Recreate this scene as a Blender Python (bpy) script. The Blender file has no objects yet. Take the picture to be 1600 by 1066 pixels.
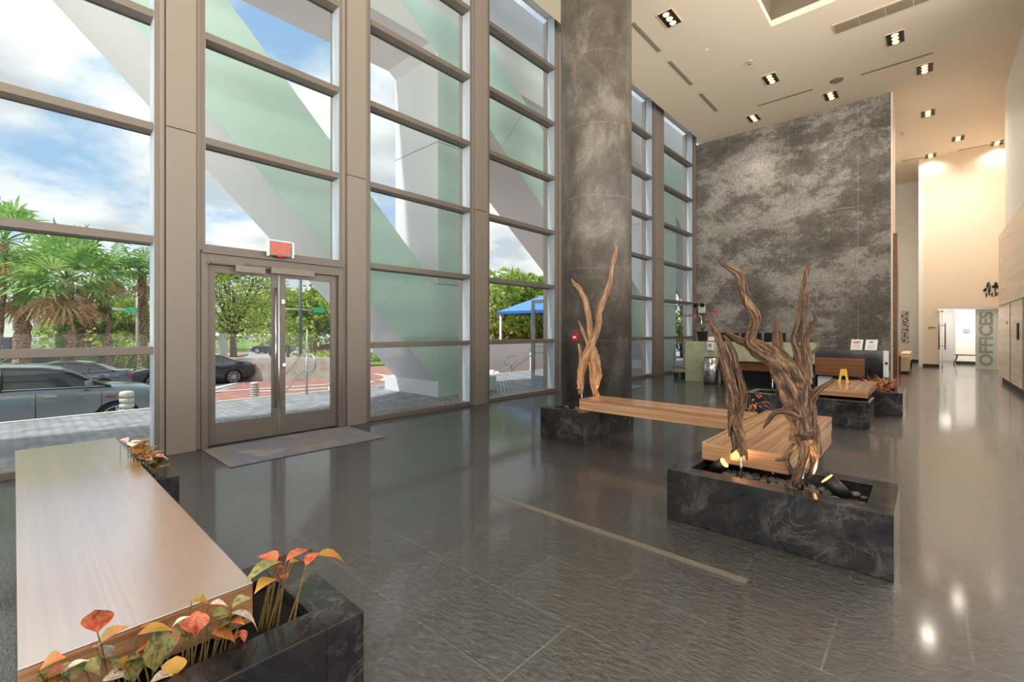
import bpy, bmesh, math, random
from mathutils import Vector, Matrix, noise
R = math.radians
SC = bpy.context.scene
COL = SC.collection

# ------------------------------------------------------------------ camera
YAW = math.atan2(650.0, 711.0)
EYE = 1.5
cam_d = bpy.data.cameras.new('camera')
cam_d.sensor_width = 36.0
cam_d.lens = 36.0 * 711.0 / 1600.0
cam_d.shift_y = -15.0 / 1600.0
cam_d.clip_start = 0.05
cam_d.clip_end = 600
cam = bpy.data.objects.new('camera', cam_d)
COL.objects.link(cam)
cam.location = (0, 0, EYE)
cam.rotation_euler = (R(90), 0, YAW)
SC.camera = cam

# ------------------------------------------------------------------ colour management
SC.view_settings.view_transform = 'Standard'
SC.view_settings.look = 'None'
SC.view_settings.gamma = 1
SC.view_settings.use_curve_mapping = False
SC.view_settings.exposure = 0.9


def lin(c):
    out = []
    for v in c[:3]:
        v = v / 255.0
        out.append(v / 12.92 if v <= 0.04045 else ((v + 0.055) / 1.055) ** 2.4)
    return (out[0], out[1], out[2], 1.0)


# ------------------------------------------------------------------ sky
SKY_STRENGTH = 1.0
W = bpy.data.worlds.new('sky')
SC.world = W
W.use_nodes = True
nt = W.node_tree
nt.nodes.clear()
wo = nt.nodes.new('ShaderNodeOutputWorld')
bg = nt.nodes.new('ShaderNodeBackground')
tc = nt.nodes.new('ShaderNodeTexCoord')
sep = nt.nodes.new('ShaderNodeSeparateXYZ')
nt.links.new(tc.outputs['Generated'], sep.inputs[0])


def wmath(op, a, b=None):
    n = nt.nodes.new('ShaderNodeMath')
    n.operation = op
    for i, v in enumerate((a, b)):
        if v is None:
            continue
        if isinstance(v, (int, float)):
            n.inputs[i].default_value = v
        else:
            nt.links.new(v, n.inputs[i])
    return n.outputs[0]


def wramp(fac, stops):
    n = nt.nodes.new('ShaderNodeValToRGB')
    while len(n.color_ramp.elements) < len(stops):
        n.color_ramp.elements.new(0.5)
    for e, (p, c) in zip(n.color_ramp.elements, stops):
        e.position = p
        e.color = c
    nt.links.new(fac, n.inputs[0])
    return n.outputs[0]


def wmix(fac, a, b):
    n = nt.nodes.new('ShaderNodeMix')
    n.data_type = 'RGBA'
    for s, v in ((0, fac), (6, a), (7, b)):
        if isinstance(v, (tuple, float, int)):
            n.inputs[s].default_value = v
        else:
            nt.links.new(v, n.inputs[s])
    return n.outputs[2]


zc = wmath('ADD', wmath('MAXIMUM', sep.outputs['Z'], 0.0), 0.22)
cx = wmath('DIVIDE', sep.outputs['X'], zc)
cy = wmath('DIVIDE', sep.outputs['Y'], zc)
comb = nt.nodes.new('ShaderNodeCombineXYZ')
nt.links.new(cx, comb.inputs[0])
nt.links.new(cy, comb.inputs[1])
comb.inputs[2].default_value = 1.1
n1 = nt.nodes.new('ShaderNodeTexNoise')
n1.inputs['Scale'].default_value = 1.15
n1.inputs['Detail'].default_value = 9
n1.inputs['Roughness'].default_value = 0.55
n1.inputs['Distortion'].default_value = 0.25
nt.links.new(comb.outputs[0], n1.inputs['Vector'])
n2 = nt.nodes.new('ShaderNodeTexNoise')
n2.inputs['Scale'].default_value = 2.6
n2.inputs['Detail'].default_value = 6
nt.links.new(comb.outputs[0], n2.inputs['Vector'])
cloud = wramp(n1.outputs[0], [(0.415, (0, 0, 0, 1)), (0.53, (1, 1, 1, 1))])
shade = wramp(n2.outputs[0], [(0.36, (0.42, 0.44, 0.47, 1)), (0.62, (0.74, 0.74, 0.74, 1))])
blue = wramp(sep.outputs['Z'], [(0.0, (0.42, 0.52, 0.62, 1)), (0.25, (0.27, 0.40, 0.57, 1)), (0.8, (0.16, 0.29, 0.50, 1))])
skyc = wmix(cloud, blue, shade)
low = wramp(sep.outputs['Z'], [(0.0, (1, 1, 1, 1)), (0.12, (0, 0, 0, 1))])
skyc = wmix(wmath('MULTIPLY', low, 0.6), skyc, (0.52, 0.55, 0.59, 1))
isg = wmath('LESS_THAN', sep.outputs['Z'], -0.004)
skyc = wmix(isg, skyc, (4.0, 3.7, 3.25, 1))  # overbright ground glow, added to light the lobby through its open sides
nt.links.new(skyc, bg.inputs[0])
bg.inputs[1].default_value = SKY_STRENGTH
nt.links.new(bg.outputs[0], wo.inputs[0])

# ------------------------------------------------------------------ sun
sd = bpy.data.lights.new('sun', 'SUN')
sd.energy = 2.4
sd.angle = R(3)
sd.color = (1.0, 0.96, 0.9)
so = bpy.data.objects.new('sun', sd)
COL.objects.link(so)
so.rotation_euler = Vector((-0.10, -0.56, 0.82)).to_track_quat('Z', 'Y').to_euler()

SC.cycles.max_bounces = 8
SC.cycles.diffuse_bounces = 4
SC.cycles.glossy_bounces = 4
SC.cycles.transmission_bounces = 6
SC.cycles.transparent_max_bounces = 16
SC.cycles.sample_clamp_indirect = 6
SC.cycles.use_denoising = True
SC.cycles.caustics_reflective = False
SC.cycles.caustics_refractive = False


# ================================================================== pixel <-> place helpers
VX, VY = -math.sin(YAW), math.cos(YAW)
RX, RY = math.cos(YAW), math.sin(YAW)


def ray(u, y):
    return (711 * VX + (u - 800) * RX, 711 * VY + (u - 800) * RY, 518.0 - y)


def atY(u, y, Y):
    d = ray(u, y)
    t = Y / d[1]
    return Vector((d[0] * t, Y, EYE + d[2] * t))


def atX(u, y, X):
    d = ray(u, y)
    t = X / d[0]
    return Vector((X, d[1] * t, EYE + d[2] * t))


def atZ(u, y, Z=0.0):
    d = ray(u, y)
    t = (Z - EYE) / d[2]
    return Vector((d[0] * t, d[1] * t, Z))


def depth(p):
    return p[0] * VX + p[1] * VY


# ================================================================== mesh helpers
ORG = {}


class MB:
    def __init__(s):
        s.v = []
        s.f = []
        s.sm = []
        s.uv = []
        s.mi = []

    def quad(s, a, b, c, d, smooth=False, uv=None, mi=0):
        n = len(s.v)
        s.v += [tuple(a), tuple(b), tuple(c), tuple(d)]
        s.f.append((n, n + 1, n + 2, n + 3))
        s.sm.append(smooth)
        s.uv.append(uv or [(0, 0), (1, 0), (1, 1), (0, 1)])
        s.mi.append(mi)
        return s

    def face(s, pts, smooth=False, mi=0):
        n = len(s.v)
        s.v += [tuple(p) for p in pts]
        s.f.append(tuple(range(n, n + len(pts))))
        s.sm.append(smooth)
        s.uv.append([(0, 0)] * len(pts))
        s.mi.append(mi)
        return s

    def hexa(s, b, t):
        """b, t: four bottom and four top points, counter-clockwise seen from above"""
        n = len(s.v)
        s.v += [tuple(p) for p in b] + [tuple(p) for p in t]
        fs = [(3, 2, 1, 0), (4, 5, 6, 7), (0, 1, 5, 4), (1, 2, 6, 5), (2, 3, 7, 6), (3, 0, 4, 7)]
        for f in fs:
            s.f.append(tuple(n + i for i in f))
            s.sm.append(False)
            s.uv.append([(0, 0)] * 4)
            s.mi.append(0)
        return s

    def box(s, x0, x1, y0, y1, z0, z1):
        if x0 > x1: x0, x1 = x1, x0
        if y0 > y1: y0, y1 = y1, y0
        if z0 > z1: z0, z1 = z1, z0
        return s.hexa([(x0, y0, z0), (x1, y0, z0), (x1, y1, z0), (x0, y1, z0)],
                      [(x0, y0, z1), (x1, y0, z1), (x1, y1, z1), (x0, y1, z1)])

    def obox(s, c, ax, ay, az, hx, hy, hz):
        c = Vector(c)
        ax, ay, az = Vector(ax).normalized(), Vector(ay).normalized(), Vector(az).normalized()
        P = lambda i, j, k: c + ax * hx * i + ay * hy * j + az * hz * k
        return s.hexa([P(-1, -1, -1), P(1, -1, -1), P(1, 1, -1), P(-1, 1, -1)],
                      [P(-1, -1, 1), P(1, -1, 1), P(1, 1, 1), P(-1, 1, 1)])

    def cyl(s, p0, p1, r0, r1=None, n=20, caps=True, smooth=True):
        r1 = r0 if r1 is None else r1
        p0, p1 = Vector(p0), Vector(p1)
        d = (p1 - p0).normalized()
        a = d.orthogonal().normalized()
        b = d.cross(a)
        k = len(s.v)
        for p, r in ((p0, r0), (p1, r1)):
            for i in range(n):
                t = 2 * math.pi * i / n
                s.v.append(tuple(p + (a * math.cos(t) + b * math.sin(t)) * r))
        for i in range(n):
            j = (i + 1) % n
            s.f.append((k + i, k + j, k + n + j, k + n + i))
            s.sm.append(smooth)
            s.uv.append([(i / n, 0), ((i + 1) / n, 0), ((i + 1) / n, 1), (i / n, 1)])
            s.mi.append(0)
        if caps:
            s.f.append(tuple(k + i for i in reversed(range(n))))
            s.f.append(tuple(k + n + i for i in range(n)))
            s.sm += [False, False]
            s.uv += [[(0, 0)] * n] * 2
            s.mi += [0, 0]
        return s

    def lathe(s, c, prof, n=28, smooth=True, cap=True):
        k = len(s.v)
        cx_, cy_, cz_ = c
        for r, z in prof:
            for i in range(n):
                t = 2 * math.pi * i / n
                s.v.append((cx_ + r * math.cos(t), cy_ + r * math.sin(t), cz_ + z))
        for a in range(len(prof) - 1):
            for i in range(n):
                j = (i + 1) % n
                s.f.append((k + a * n + i, k + a * n + j, k + (a + 1) * n + j, k + (a + 1) * n + i))
                s.sm.append(smooth)
                s.uv.append([(i / n, a), ((i + 1) / n, a), ((i + 1) / n, a + 1), (i / n, a + 1)])
                s.mi.append(0)
        if cap:
            m = len(prof) - 1
            s.f.append(tuple(k + i for i in reversed(range(n))))
            s.f.append(tuple(k + m * n + i for i in range(n)))
            s.sm += [False, False]
            s.uv += [[(0, 0)] * n] * 2
            s.mi += [0, 0]
        return s

    def tube(s, pts, rad, n=8, ridge=0.0, seed=0, sub=1, closed=False, twist=1.5, gnarl=0.0):
        pts = [Vector(p) for p in pts]
        if isinstance(rad, (int, float)):
            rad = [rad] * len(pts)
        if sub > 1 and len(pts) > 2:
            P, Q = [], []
            m = len(pts)
            for i in range(m - 1):
                p0, p1, p2, p3 = pts[max(i - 1, 0)], pts[i], pts[i + 1], pts[min(i + 2, m - 1)]
                for j in range(sub):
                    t = j / sub
                    P.append(0.5 * ((2 * p1) + (p2 - p0) * t + (2 * p0 - 5 * p1 + 4 * p2 - p3) * t * t + (3 * p1 - p0 - 3 * p2 + p3) * t ** 3))
                    Q.append(rad[i] * (1 - t) + rad[i + 1] * t)
            P.append(pts[-1])
            Q.append(rad[-1])
            pts, rad = P, Q
        m = len(pts)
        T = []
        for i in range(m):
            d = pts[min(i + 1, m - 1)] - pts[max(i - 1, 0)]
            T.append(d.normalized() if d.length > 1e-9 else Vector((0, 0, 1)))
        a = T[0].orthogonal().normalized()
        k = len(s.v)
        L = 0.0
        Ls = []
        for i in range(m):
            if i:
                L += (pts[i] - pts[i - 1]).length
            Ls.append(L)
            a = (a - T[i] * a.dot(T[i]))
            a = a.normalized() if a.length > 1e-6 else T[i].orthogonal().normalized()
            b = T[i].cross(a)
            for j in range(n):
                th = 2 * math.pi * j / n
                r = rad[i]
                if ridge:
                    q = th + L * twist
                    r *= 1 + ridge * (0.45 * math.sin(3 * q + seed) + 0.35 * math.sin(5 * q + 1.7 * seed + 2 * noise.noise(Vector((seed, 0, L * 9)))) +
                                      2.0 * noise.noise(Vector((math.cos(q) * 1.3 + seed * 3.1, math.sin(q) * 1.3, L * 9))) + 1.6 * noise.noise(Vector((math.cos(q) * 3.4, math.sin(q) * 3.4 + seed, L * 5))))
                if gnarl:
                    r *= 1 + gnarl * noise.noise(Vector((math.cos(th) * 3 + seed, math.sin(th) * 3, L * 26)))
                s.v.append(tuple(pts[i] + (a * math.cos(th) + b * math.sin(th)) * r))
        rng = m if closed else m - 1
        for i in range(m - 1):
            for j in range(n):
                j2 = (j + 1) % n
                s.f.append((k + i * n + j, k + i * n + j2, k + (i + 1) * n + j2, k + (i + 1) * n + j))
                s.sm.append(True)
                s.uv.append([(j / n, Ls[i]), ((j + 1) / n, Ls[i]), ((j + 1) / n, Ls[i + 1]), (j / n, Ls[i + 1])])
                s.mi.append(0)
        s.f.append(tuple(k + j for j in reversed(range(n))))
        s.f.append(tuple(k + (m - 1) * n + j for j in range(n)))
        s.sm += [False, False]
        s.uv += [[(0, 0)] * n] * 2
        s.mi += [0, 0]
        return s

    def prism(s, poly, axis, a0, a1):
        """poly: 2D points; extruded along axis 'x','y','z' from a0 to a1"""
        def P(p, a):
            return {'x': (a, p[0], p[1]), 'y': (p[0], a, p[1]), 'z': (p[0], p[1], a)}[axis]
        k = len(s.v)
        n = len(poly)
        s.v += [P(p, a0) for p in poly] + [P(p, a1) for p in poly]
        for i in range(n):
            j = (i + 1) % n
            s.f.append((k + i, k + j, k + n + j, k + n + i))
            s.sm.append(False)
            s.uv.append([(0, 0)] * 4)
            s.mi.append(0)
        s.f.append(tuple(k + i for i in reversed(range(n))))
        s.f.append(tuple(k + n + i for i in range(n)))
        s.sm += [False, False]
        s.uv += [[(0, 0)] * n] * 2
        s.mi += [0, 0]
        return s

    def build(s, name, mat, parent=None, loc=None, bevel=0.0, seg=2, kind=None, weld=False):
        me = bpy.data.meshes.new(name)
        if parent is not None:
            o0 = ORG[parent.name]
        elif loc is not None:
            o0 = Vector(loc)
        else:
            o0 = Vector((0, 0, 0))
        me.from_pydata([tuple(Vector(v) - o0) for v in s.v], [], s.f)
        me.polygons.foreach_set('use_smooth', s.sm)
        mats = mat if isinstance(mat, (list, tuple)) else [mat]
        for m in mats:
            me.materials.append(m)
        if len(mats) > 1:
            me.polygons.foreach_set('material_index', s.mi)
        uvl = me.uv_layers.new(name='UVMap')
        flat = []
        for f in s.uv:
            for q in f:
                flat += [q[0], q[1]]
        if len(flat) == 2 * len(me.loops):
            uvl.data.foreach_set('uv', flat)
        bm = bmesh.new()
        bm.from_mesh(me)
        if weld:
            bmesh.ops.remove_doubles(bm, verts=bm.verts, dist=1e-5)
        if weld != 'raw':
            bmesh.ops.recalc_face_normals(bm, faces=bm.faces)
        bm.to_mesh(me)
        bm.free()
        ob = bpy.data.objects.new(name, me)
        COL.objects.link(ob)
        if parent is not None:
            ob.parent = parent
            ORG[ob.name] = o0
        else:
            ob.location = o0
            ORG[ob.name] = o0
        if bevel:
            b = ob.modifiers.new('bevel', 'BEVEL')
            b.width = bevel
            b.segments = seg
            b.limit_method = 'ANGLE'
        if kind:
            ob['kind'] = kind
        return ob


def thing(name, label, cat, loc, group=None, kind=None):
    o = bpy.data.objects.new(name, None)
    COL.objects.link(o)
    o.location = loc
    o.empty_display_size = 0.1
    ORG[o.name] = Vector(loc)
    o['label'] = label
    o['category'] = cat
    if group:
        o['group'] = group
    if kind:
        o['kind'] = kind
    return o


def tag(o, label, cat, group=None, kind=None):
    o['label'] = label
    o['category'] = cat
    if group:
        o['group'] = group
    if kind:
        o['kind'] = kind
    return o


def struct(o, label=None):
    o['kind'] = 'structure'
    if label:
        o['label'] = label
    return o


def children(o):
    return [c for c in bpy.data.objects if c.parent == o]


def dup(o, loc, rotz=0.0, label=None, group=None, scale=None):
    c = o.copy()
    COL.objects.link(c)
    c.location = loc
    c.rotation_euler = (0, 0, rotz)
    if scale:
        c.scale = scale if isinstance(scale, (tuple, list)) else (scale,) * 3
    if label:
        c['label'] = label
    if group:
        c['group'] = group
    for ch in children(o):
        d = ch.copy()
        COL.objects.link(d)
        d.parent = c
        for g in children(ch):
            e = g.copy()
            COL.objects.link(e)
            e.parent = d
    return c


# ================================================================== materials
def M(name, col, rough=0.5, metal=0.0, spec=0.5, emis=None, estr=0.0, coat=0.0, trans=0.0):
    m = bpy.data.materials.new(name)
    m.use_nodes = True
    b = m.node_tree.nodes['Principled BSDF']
    b.inputs['Base Color'].default_value = lin(col) if max(col[:3]) > 1.0 else (*col[:3], 1)
    b.inputs['Roughness'].default_value = rough
    b.inputs['Metallic'].default_value = metal
    b.inputs['Specular IOR Level'].default_value = spec
    b.inputs['Coat Weight'].default_value = coat
    if emis:
        b.inputs['Emission Color'].default_value = lin(emis)
        b.inputs['Emission Strength'].default_value = estr
    return m


class NT:
    def __init__(s, m):
        s.m = m
        s.t = m.node_tree
        s.b = s.t.nodes['Principled BSDF']
        s.tc = s.t.nodes.new('ShaderNodeTexCoord')

    def map(s, scale=(1, 1, 1), loc=(0, 0, 0), rot=(0, 0, 0), src='Object'):
        n = s.t.nodes.new('ShaderNodeMapping')
        n.inputs['Scale'].default_value = scale
        n.inputs['Location'].default_value = loc
        n.inputs['Rotation'].default_value = rot
        s.t.links.new(s.tc.outputs[src], n.inputs[0])
        return n.outputs[0]

    def noise(s, vec, scale, detail=4, rough=0.55, dist=0.0):
        n = s.t.nodes.new('ShaderNodeTexNoise')
        n.inputs['Scale'].default_value = scale
        n.inputs['Detail'].default_value = detail
        n.inputs['Roughness'].default_value = rough
        n.inputs['Distortion'].default_value = dist
        s.t.links.new(vec, n.inputs['Vector'])
        return n.outputs[0]

    def voro(s, vec, scale, feature='F1'):
        n = s.t.nodes.new('ShaderNodeTexVoronoi')
        n.feature = feature
        n.inputs['Scale'].default_value = scale
        s.t.links.new(vec, n.inputs['Vector'])
        return n.outputs[0]

    def wave(s, vec, scale, dist=2.0, detail=2.0, dscale=1.0, direction='X'):
        n = s.t.nodes.new('ShaderNodeTexWave')
        n.bands_direction = direction
        n.inputs['Scale'].default_value = scale
        n.inputs['Distortion'].default_value = dist
        n.inputs['Detail'].default_value = detail
        n.inputs['Detail Scale'].default_value = dscale
        s.t.links.new(vec, n.inputs['Vector'])
        return n.outputs[1]

    def brick(s, vec, c1, c2, mortar, bw, rh, ms, off=0.5, mr=0.0):
        n = s.t.nodes.new('ShaderNodeTexBrick')
        n.offset = off
        n.inputs['Color1'].default_value = c1
        n.inputs['Color2'].default_value = c2
        n.inputs['Mortar'].default_value = mortar
        n.inputs['Scale'].default_value = 1.0
        n.inputs['Brick Width'].default_value = bw
        n.inputs['Row Height'].default_value = rh
        n.inputs['Mortar Size'].default_value = ms
        n.inputs['Mortar Smooth'].default_value = mr
        s.t.links.new(vec, n.inputs['Vector'])
        return n.outputs[0], n.outputs[1]

    def ramp(s, fac, stops, interp='LINEAR'):
        n = s.t.nodes.new('ShaderNodeValToRGB')
        n.color_ramp.interpolation = interp
        while len(n.color_ramp.elements) < len(stops):
            n.color_ramp.elements.new(0.5)
        for e, (p, c) in zip(n.color_ramp.elements, stops):
            e.position = p
            e.color = lin(c) if max(c[:3]) > 1.0 else (*c[:3], 1)
        s.t.links.new(fac, n.inputs[0])
        return n.outputs[0]

    def mix(s, fac, a, b, mode='MIX'):
        n = s.t.nodes.new('ShaderNodeMix')
        n.data_type = 'RGBA'
        n.blend_type = mode
        for k, v in ((0, fac), (6, a), (7, b)):
            if isinstance(v, (int, float)):
                n.inputs[k].default_value = v
            elif isinstance(v, tuple):
                n.inputs[k].default_value = lin(v) if max(v[:3]) > 1.0 else (*v[:3], 1)
            else:
                s.t.links.new(v, n.inputs[k])
        return n.outputs[2]

    def math(s, op, a, b=0.0):
        n = s.t.nodes.new('ShaderNodeMath')
        n.operation = op
        for k, v in ((0, a), (1, b)):
            if isinstance(v, (int, float)):
                n.inputs[k].default_value = v
            else:
                s.t.links.new(v, n.inputs[k])
        return n.outputs[0]

    def col(s, c):
        s.t.links.new(c, s.b.inputs['Base Color'])
        return s

    def rough(s, r):
        s.t.links.new(r, s.b.inputs['Roughness'])
        return s

    def bump(s, h, strength=0.3, dist=0.02, prev=None):
        n = s.t.nodes.new('ShaderNodeBump')
        n.inputs['Strength'].default_value = strength
        n.inputs['Distance'].default_value = dist
        s.t.links.new(h, n.inputs['Height'])
        if prev is not None:
            s.t.links.new(prev, n.inputs['Normal'])
        s.t.links.new(n.outputs[0], s.b.inputs['Normal'])
        return n.outputs[0]


G3 = lambda v: (v, v, v)
m_frame = M('painted_aluminium_frame', (112, 105, 97), 0.42, 0.25)
_n = NT(m_frame)
_n.bump(_n.noise(_n.map((40, 40, 40)), 6, 3), 0.03, 0.002)
m_pier = M('painted_pilaster', (128, 120, 111), 0.5, 0.05)
m_jamb = M('anodised_inner_frame', (190, 200, 212), 0.35, 0.3)
m_gasket = M('dark_gasket', (40, 34, 30), 0.6)
m_steel = M('brushed_steel', (200, 198, 195), 0.22, 1.0)
_n = NT(m_steel)
_n.bump(_n.noise(_n.map((200, 200, 3)), 4, 2), 0.05, 0.002)
m_chrome = M('chrome', (215, 213, 210), 0.12, 1.0)
m_black = M('matte_black', (20, 19, 18), 0.45)
m_blackgloss = M('black_plastic', (16, 16, 18), 0.25)
m_white = M('white_paint', (240, 238, 234), 0.6)
m_whitepl = M('white_plastic', (235, 233, 228), 0.35)
m_red = M('red_plastic', (170, 20, 22), 0.35)

# thin architectural glass
m_glass = bpy.data.materials.new('clear_glass')
m_glass.use_nodes = True
_t = m_glass.node_tree
_t.nodes.clear()
_o = _t.nodes.new('ShaderNodeOutputMaterial')
_mx = _t.nodes.new('ShaderNodeMixShader')
_tr = _t.nodes.new('ShaderNodeBsdfTransparent')
_tr.inputs[0].default_value = (0.80, 0.845, 0.82, 1)
_gl = _t.nodes.new('ShaderNodeBsdfGlossy')
_gl.inputs['Roughness'].default_value = 0.0
_fr = _t.nodes.new('ShaderNodeLayerWeight')
_fr.inputs[0].default_value = 0.5
_pw = _t.nodes.new('ShaderNodeMath')
_pw.operation = 'POWER'
_pw.inputs[1].default_value = 4.5
_ml = _t.nodes.new('ShaderNodeMath')
_ml.operation = 'MULTIPLY_ADD'
_ml.inputs[1].default_value = 0.45
_ml.inputs[2].default_value = 0.012
_t.links.new(_fr.outputs['Facing'], _pw.inputs[0])
_t.links.new(_pw.outputs[0], _ml.inputs[0])
_t.links.new(_ml.outputs[0], _mx.inputs[0])
_t.links.new(_tr.outputs[0], _mx.inputs[1])
_t.links.new(_gl.outputs[0], _mx.inputs[2])
_t.links.new(_mx.outputs[0], _o.inputs[0])

# slate floor
m_floor = M('cleft_slate_floor', (48, 45, 43), 0.2)
_n = NT(m_floor)
v0 = _n.map((1, 1, 1), (0.35, 0.09, 0))
bc, bf = _n.brick(v0, (0.022, 0.020, 0.019, 1), (0.036, 0.032, 0.030, 1), (0.15, 0.14, 0.125, 1), 1.0, 0.5, 0.0045, 0.5)
vs = _n.map((1, 1, 1))
big = _n.noise(vs, 1.3, 5, 0.6)
fine = _n.noise(_n.map((1, 1.6, 1)), 28, 6, 0.65)
speck = _n.ramp(_n.noise(vs, 55, 5, 0.7), [(0.60, (0, 0, 0)), (0.70, (1, 1, 1))])
patch = _n.ramp(_n.noise(vs, 2.2, 4, 0.6), [(0.52, (0, 0, 0)), (0.66, (1, 1, 1))])
spk = _n.math('MULTIPLY', speck, patch)
c1 = _n.mix(_n.math('MULTIPLY', spk, 0.5), bc, (0.30, 0.28, 0.26))
c2 = _n.mix(0.6, c1, _n.ramp(big, [(0.3, (0.75, 0.75, 0.75)), (0.7, (1.35, 1.3, 1.25))]), 'MULTIPLY')
_n.col(c2)
_n.rough(_n.ramp(_n.noise(vs, 9, 5, 0.7), [(0.3, (0.07, 0.07, 0.07)), (0.7, (0.20, 0.20, 0.20))]))
hb = _n.math('ADD', _n.math('MULTIPLY', _n.noise(_n.map((1, 1.8, 1)), 20, 7, 0.7, 0.5), 1.0), _n.math('MULTIPLY', _n.noise(_n.map((1, 1.6, 1)), 60, 4, 0.6), 0.30))
hb = _n.math('SUBTRACT', hb, _n.math('MULTIPLY', bf, 0.25))
_n.bump(hb, 1.0, 0.012)
_n.b.inputs['IOR'].default_value = 2.45
_n.b.inputs['Coat Weight'].default_value = 0.5
_n.b.inputs['Coat Roughness'].default_value = 0.10


def wood_mat(name, c_lo, c_mid, c_hi, axis='X', rough=0.22, freq=26.0, coat=0.3):
    m = M(name, c_mid, rough)
    n = NT(m)
    # grain runs along axis, stripes across it
    sc = {'X': (0.35, freq, freq), 'Y': (freq, 0.35, freq), 'Z': (freq, freq, 0.35)}[axis]
    v = n.map(sc)
    a = n.noise(v, 1.0, 6, 0.6, 0.15)
    f = n.noise(n.map(tuple(3.2 * q if q > 1 else 2.0 for q in sc)), 1.0, 3, 0.5)
    mixv = n.math('ADD', n.math('MULTIPLY', a, 0.75), n.math('MULTIPLY', f, 0.25))
    n.col(n.ramp(mixv, [(0.36, c_lo), (0.5, c_mid), (0.62, c_hi)]))
    n.bump(mixv, 0.06, 0.003)
    m.node_tree.nodes['Principled BSDF'].inputs['Coat Weight'].default_value = coat
    m.node_tree.nodes['Principled BSDF'].inputs['Coat Roughness'].default_value = 0.15
    return m


m_woodX = wood_mat('zebrano_veneer_lengthwise', (148, 106, 74), (184, 138, 100), (208, 166, 126), 'X')
m_woodY = wood_mat('zebrano_veneer_crosswise', (148, 106, 74), (184, 138, 100), (208, 166, 126), 'Y')
m_woodBench = wood_mat('satin_zebrano_bench_top', (150, 104, 70), (178, 128, 88), (200, 152, 112), 'X', 0.30, 90.0, 0.6)
_t = m_woodBench.node_tree
_g = _t.nodes.new('ShaderNodeBsdfGlossy')
_g.inputs['Roughness'].default_value = 0.24
_g.inputs[0].default_value = (0.95, 0.95, 0.95, 1)
_x = _t.nodes.new('ShaderNodeMixShader')
_x.inputs[0].default_value = 0.6
_out = [q for q in _t.nodes if q.type == 'OUTPUT_MATERIAL'][0]
_t.links.new(_t.nodes['Principled BSDF'].outputs[0], _x.inputs[1])
_t.links.new(_g.outputs[0], _x.inputs[2])
_t.links.new(_x.outputs[0], _out.inputs[0])
m_woodPanel = wood_mat('brown_wood_panel', (88, 50, 24), (124, 74, 38), (150, 96, 54), 'X', 0.35, 60.0, 0.1)
m_woodPale = wood_mat('pale_anigre_panel', (226, 200, 168), (240, 216, 188), (248, 230, 206), 'Y', 0.35, 9.0, 0.2)


def marble_mat(name, rough=0.12):
    m = M(name, (32, 31, 32), rough)
    n = NT(m)
    v = n.map((1, 1, 1))
    w = n.noise(v, 2.4, 8, 0.65, 1.3)
    d = n.math('ABSOLUTE', n.math('SUBTRACT', w, 0.5))
    vein = n.ramp(d, [(0.0, (0.8, 0.8, 0.8)), (0.004, (0.25, 0.25, 0.25)), (0.02, (0, 0, 0))])
    msk = n.ramp(n.noise(v, 1.7, 3, 0.5), [(0.48, (0, 0, 0)), (0.62, (1, 1, 1))])
    cl = n.ramp(n.noise(v, 3.6, 7, 0.7, 0.8), [(0.35, (22, 21, 22)), (0.55, (46, 45, 46)), (0.72, (92, 90, 88))])
    white = n.ramp(n.noise(n.map((1, 1, 1), (3, 1, 2)), 2.0, 9, 0.72, 1.6), [(0.69, (0, 0, 0)), (0.72, (1, 1, 1))])
    c = n.mix(n.math('MULTIPLY', vein, n.math('MULTIPLY', msk, 0.35)), cl, (170, 166, 160))
    c = n.mix(n.math('MULTIPLY', white, 0.85), c, (205, 200, 195))
    n.col(c)
    return m


m_marble = marble_mat('black_veined_marble')
m_soil = M('dark_planter_soil', (24, 20, 17), 0.95)
_n = NT(m_soil)
_n.bump(_n.noise(_n.map(), 60, 5), 0.8, 0.02)

m_conc = M('board_marked_concrete', (120, 114, 106), 0.75)
_n = NT(m_conc)
vs = _n.map((1, 1, 1.0))
a = _n.noise(_n.map((0.7, 0.7, 1.05), (2, 0, 1)), 0.62, 14, 0.74, 0.15)
b = _n.noise(_n.map((1, 1, 1.3), (5, 2, 1)), 1.5, 14, 0.8, 0.1)
base = _n.ramp(a, [(0.36, (112, 108, 103)), (0.49, (150, 144, 137)), (0.54, (186, 180, 172)), (0.64, (222, 217, 210))])
wht = _n.ramp(_n.math('ADD', _n.math('MULTIPLY', a, 0.55), _n.math('MULTIPLY', b, 0.45)), [(0.50, (0, 0, 0)), (0.515, (0.6, 0.6, 0.6)), (0.56, (1, 1, 1))])
# formwork joints: rows every 1.42 m, columns every 1.95 m
sepn = _n.t.nodes.new('ShaderNodeSeparateXYZ')
_n.t.links.new(vs, sepn.inputs[0])


def lines(n, out, period, off, w):
    q = n.math('FRACT', n.math('ADD', n.math('DIVIDE', out, period), off))
    return n.math('LESS_THAN', n.math('ABSOLUTE', n.math('SUBTRACT', q, 0.5)), w)


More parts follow.
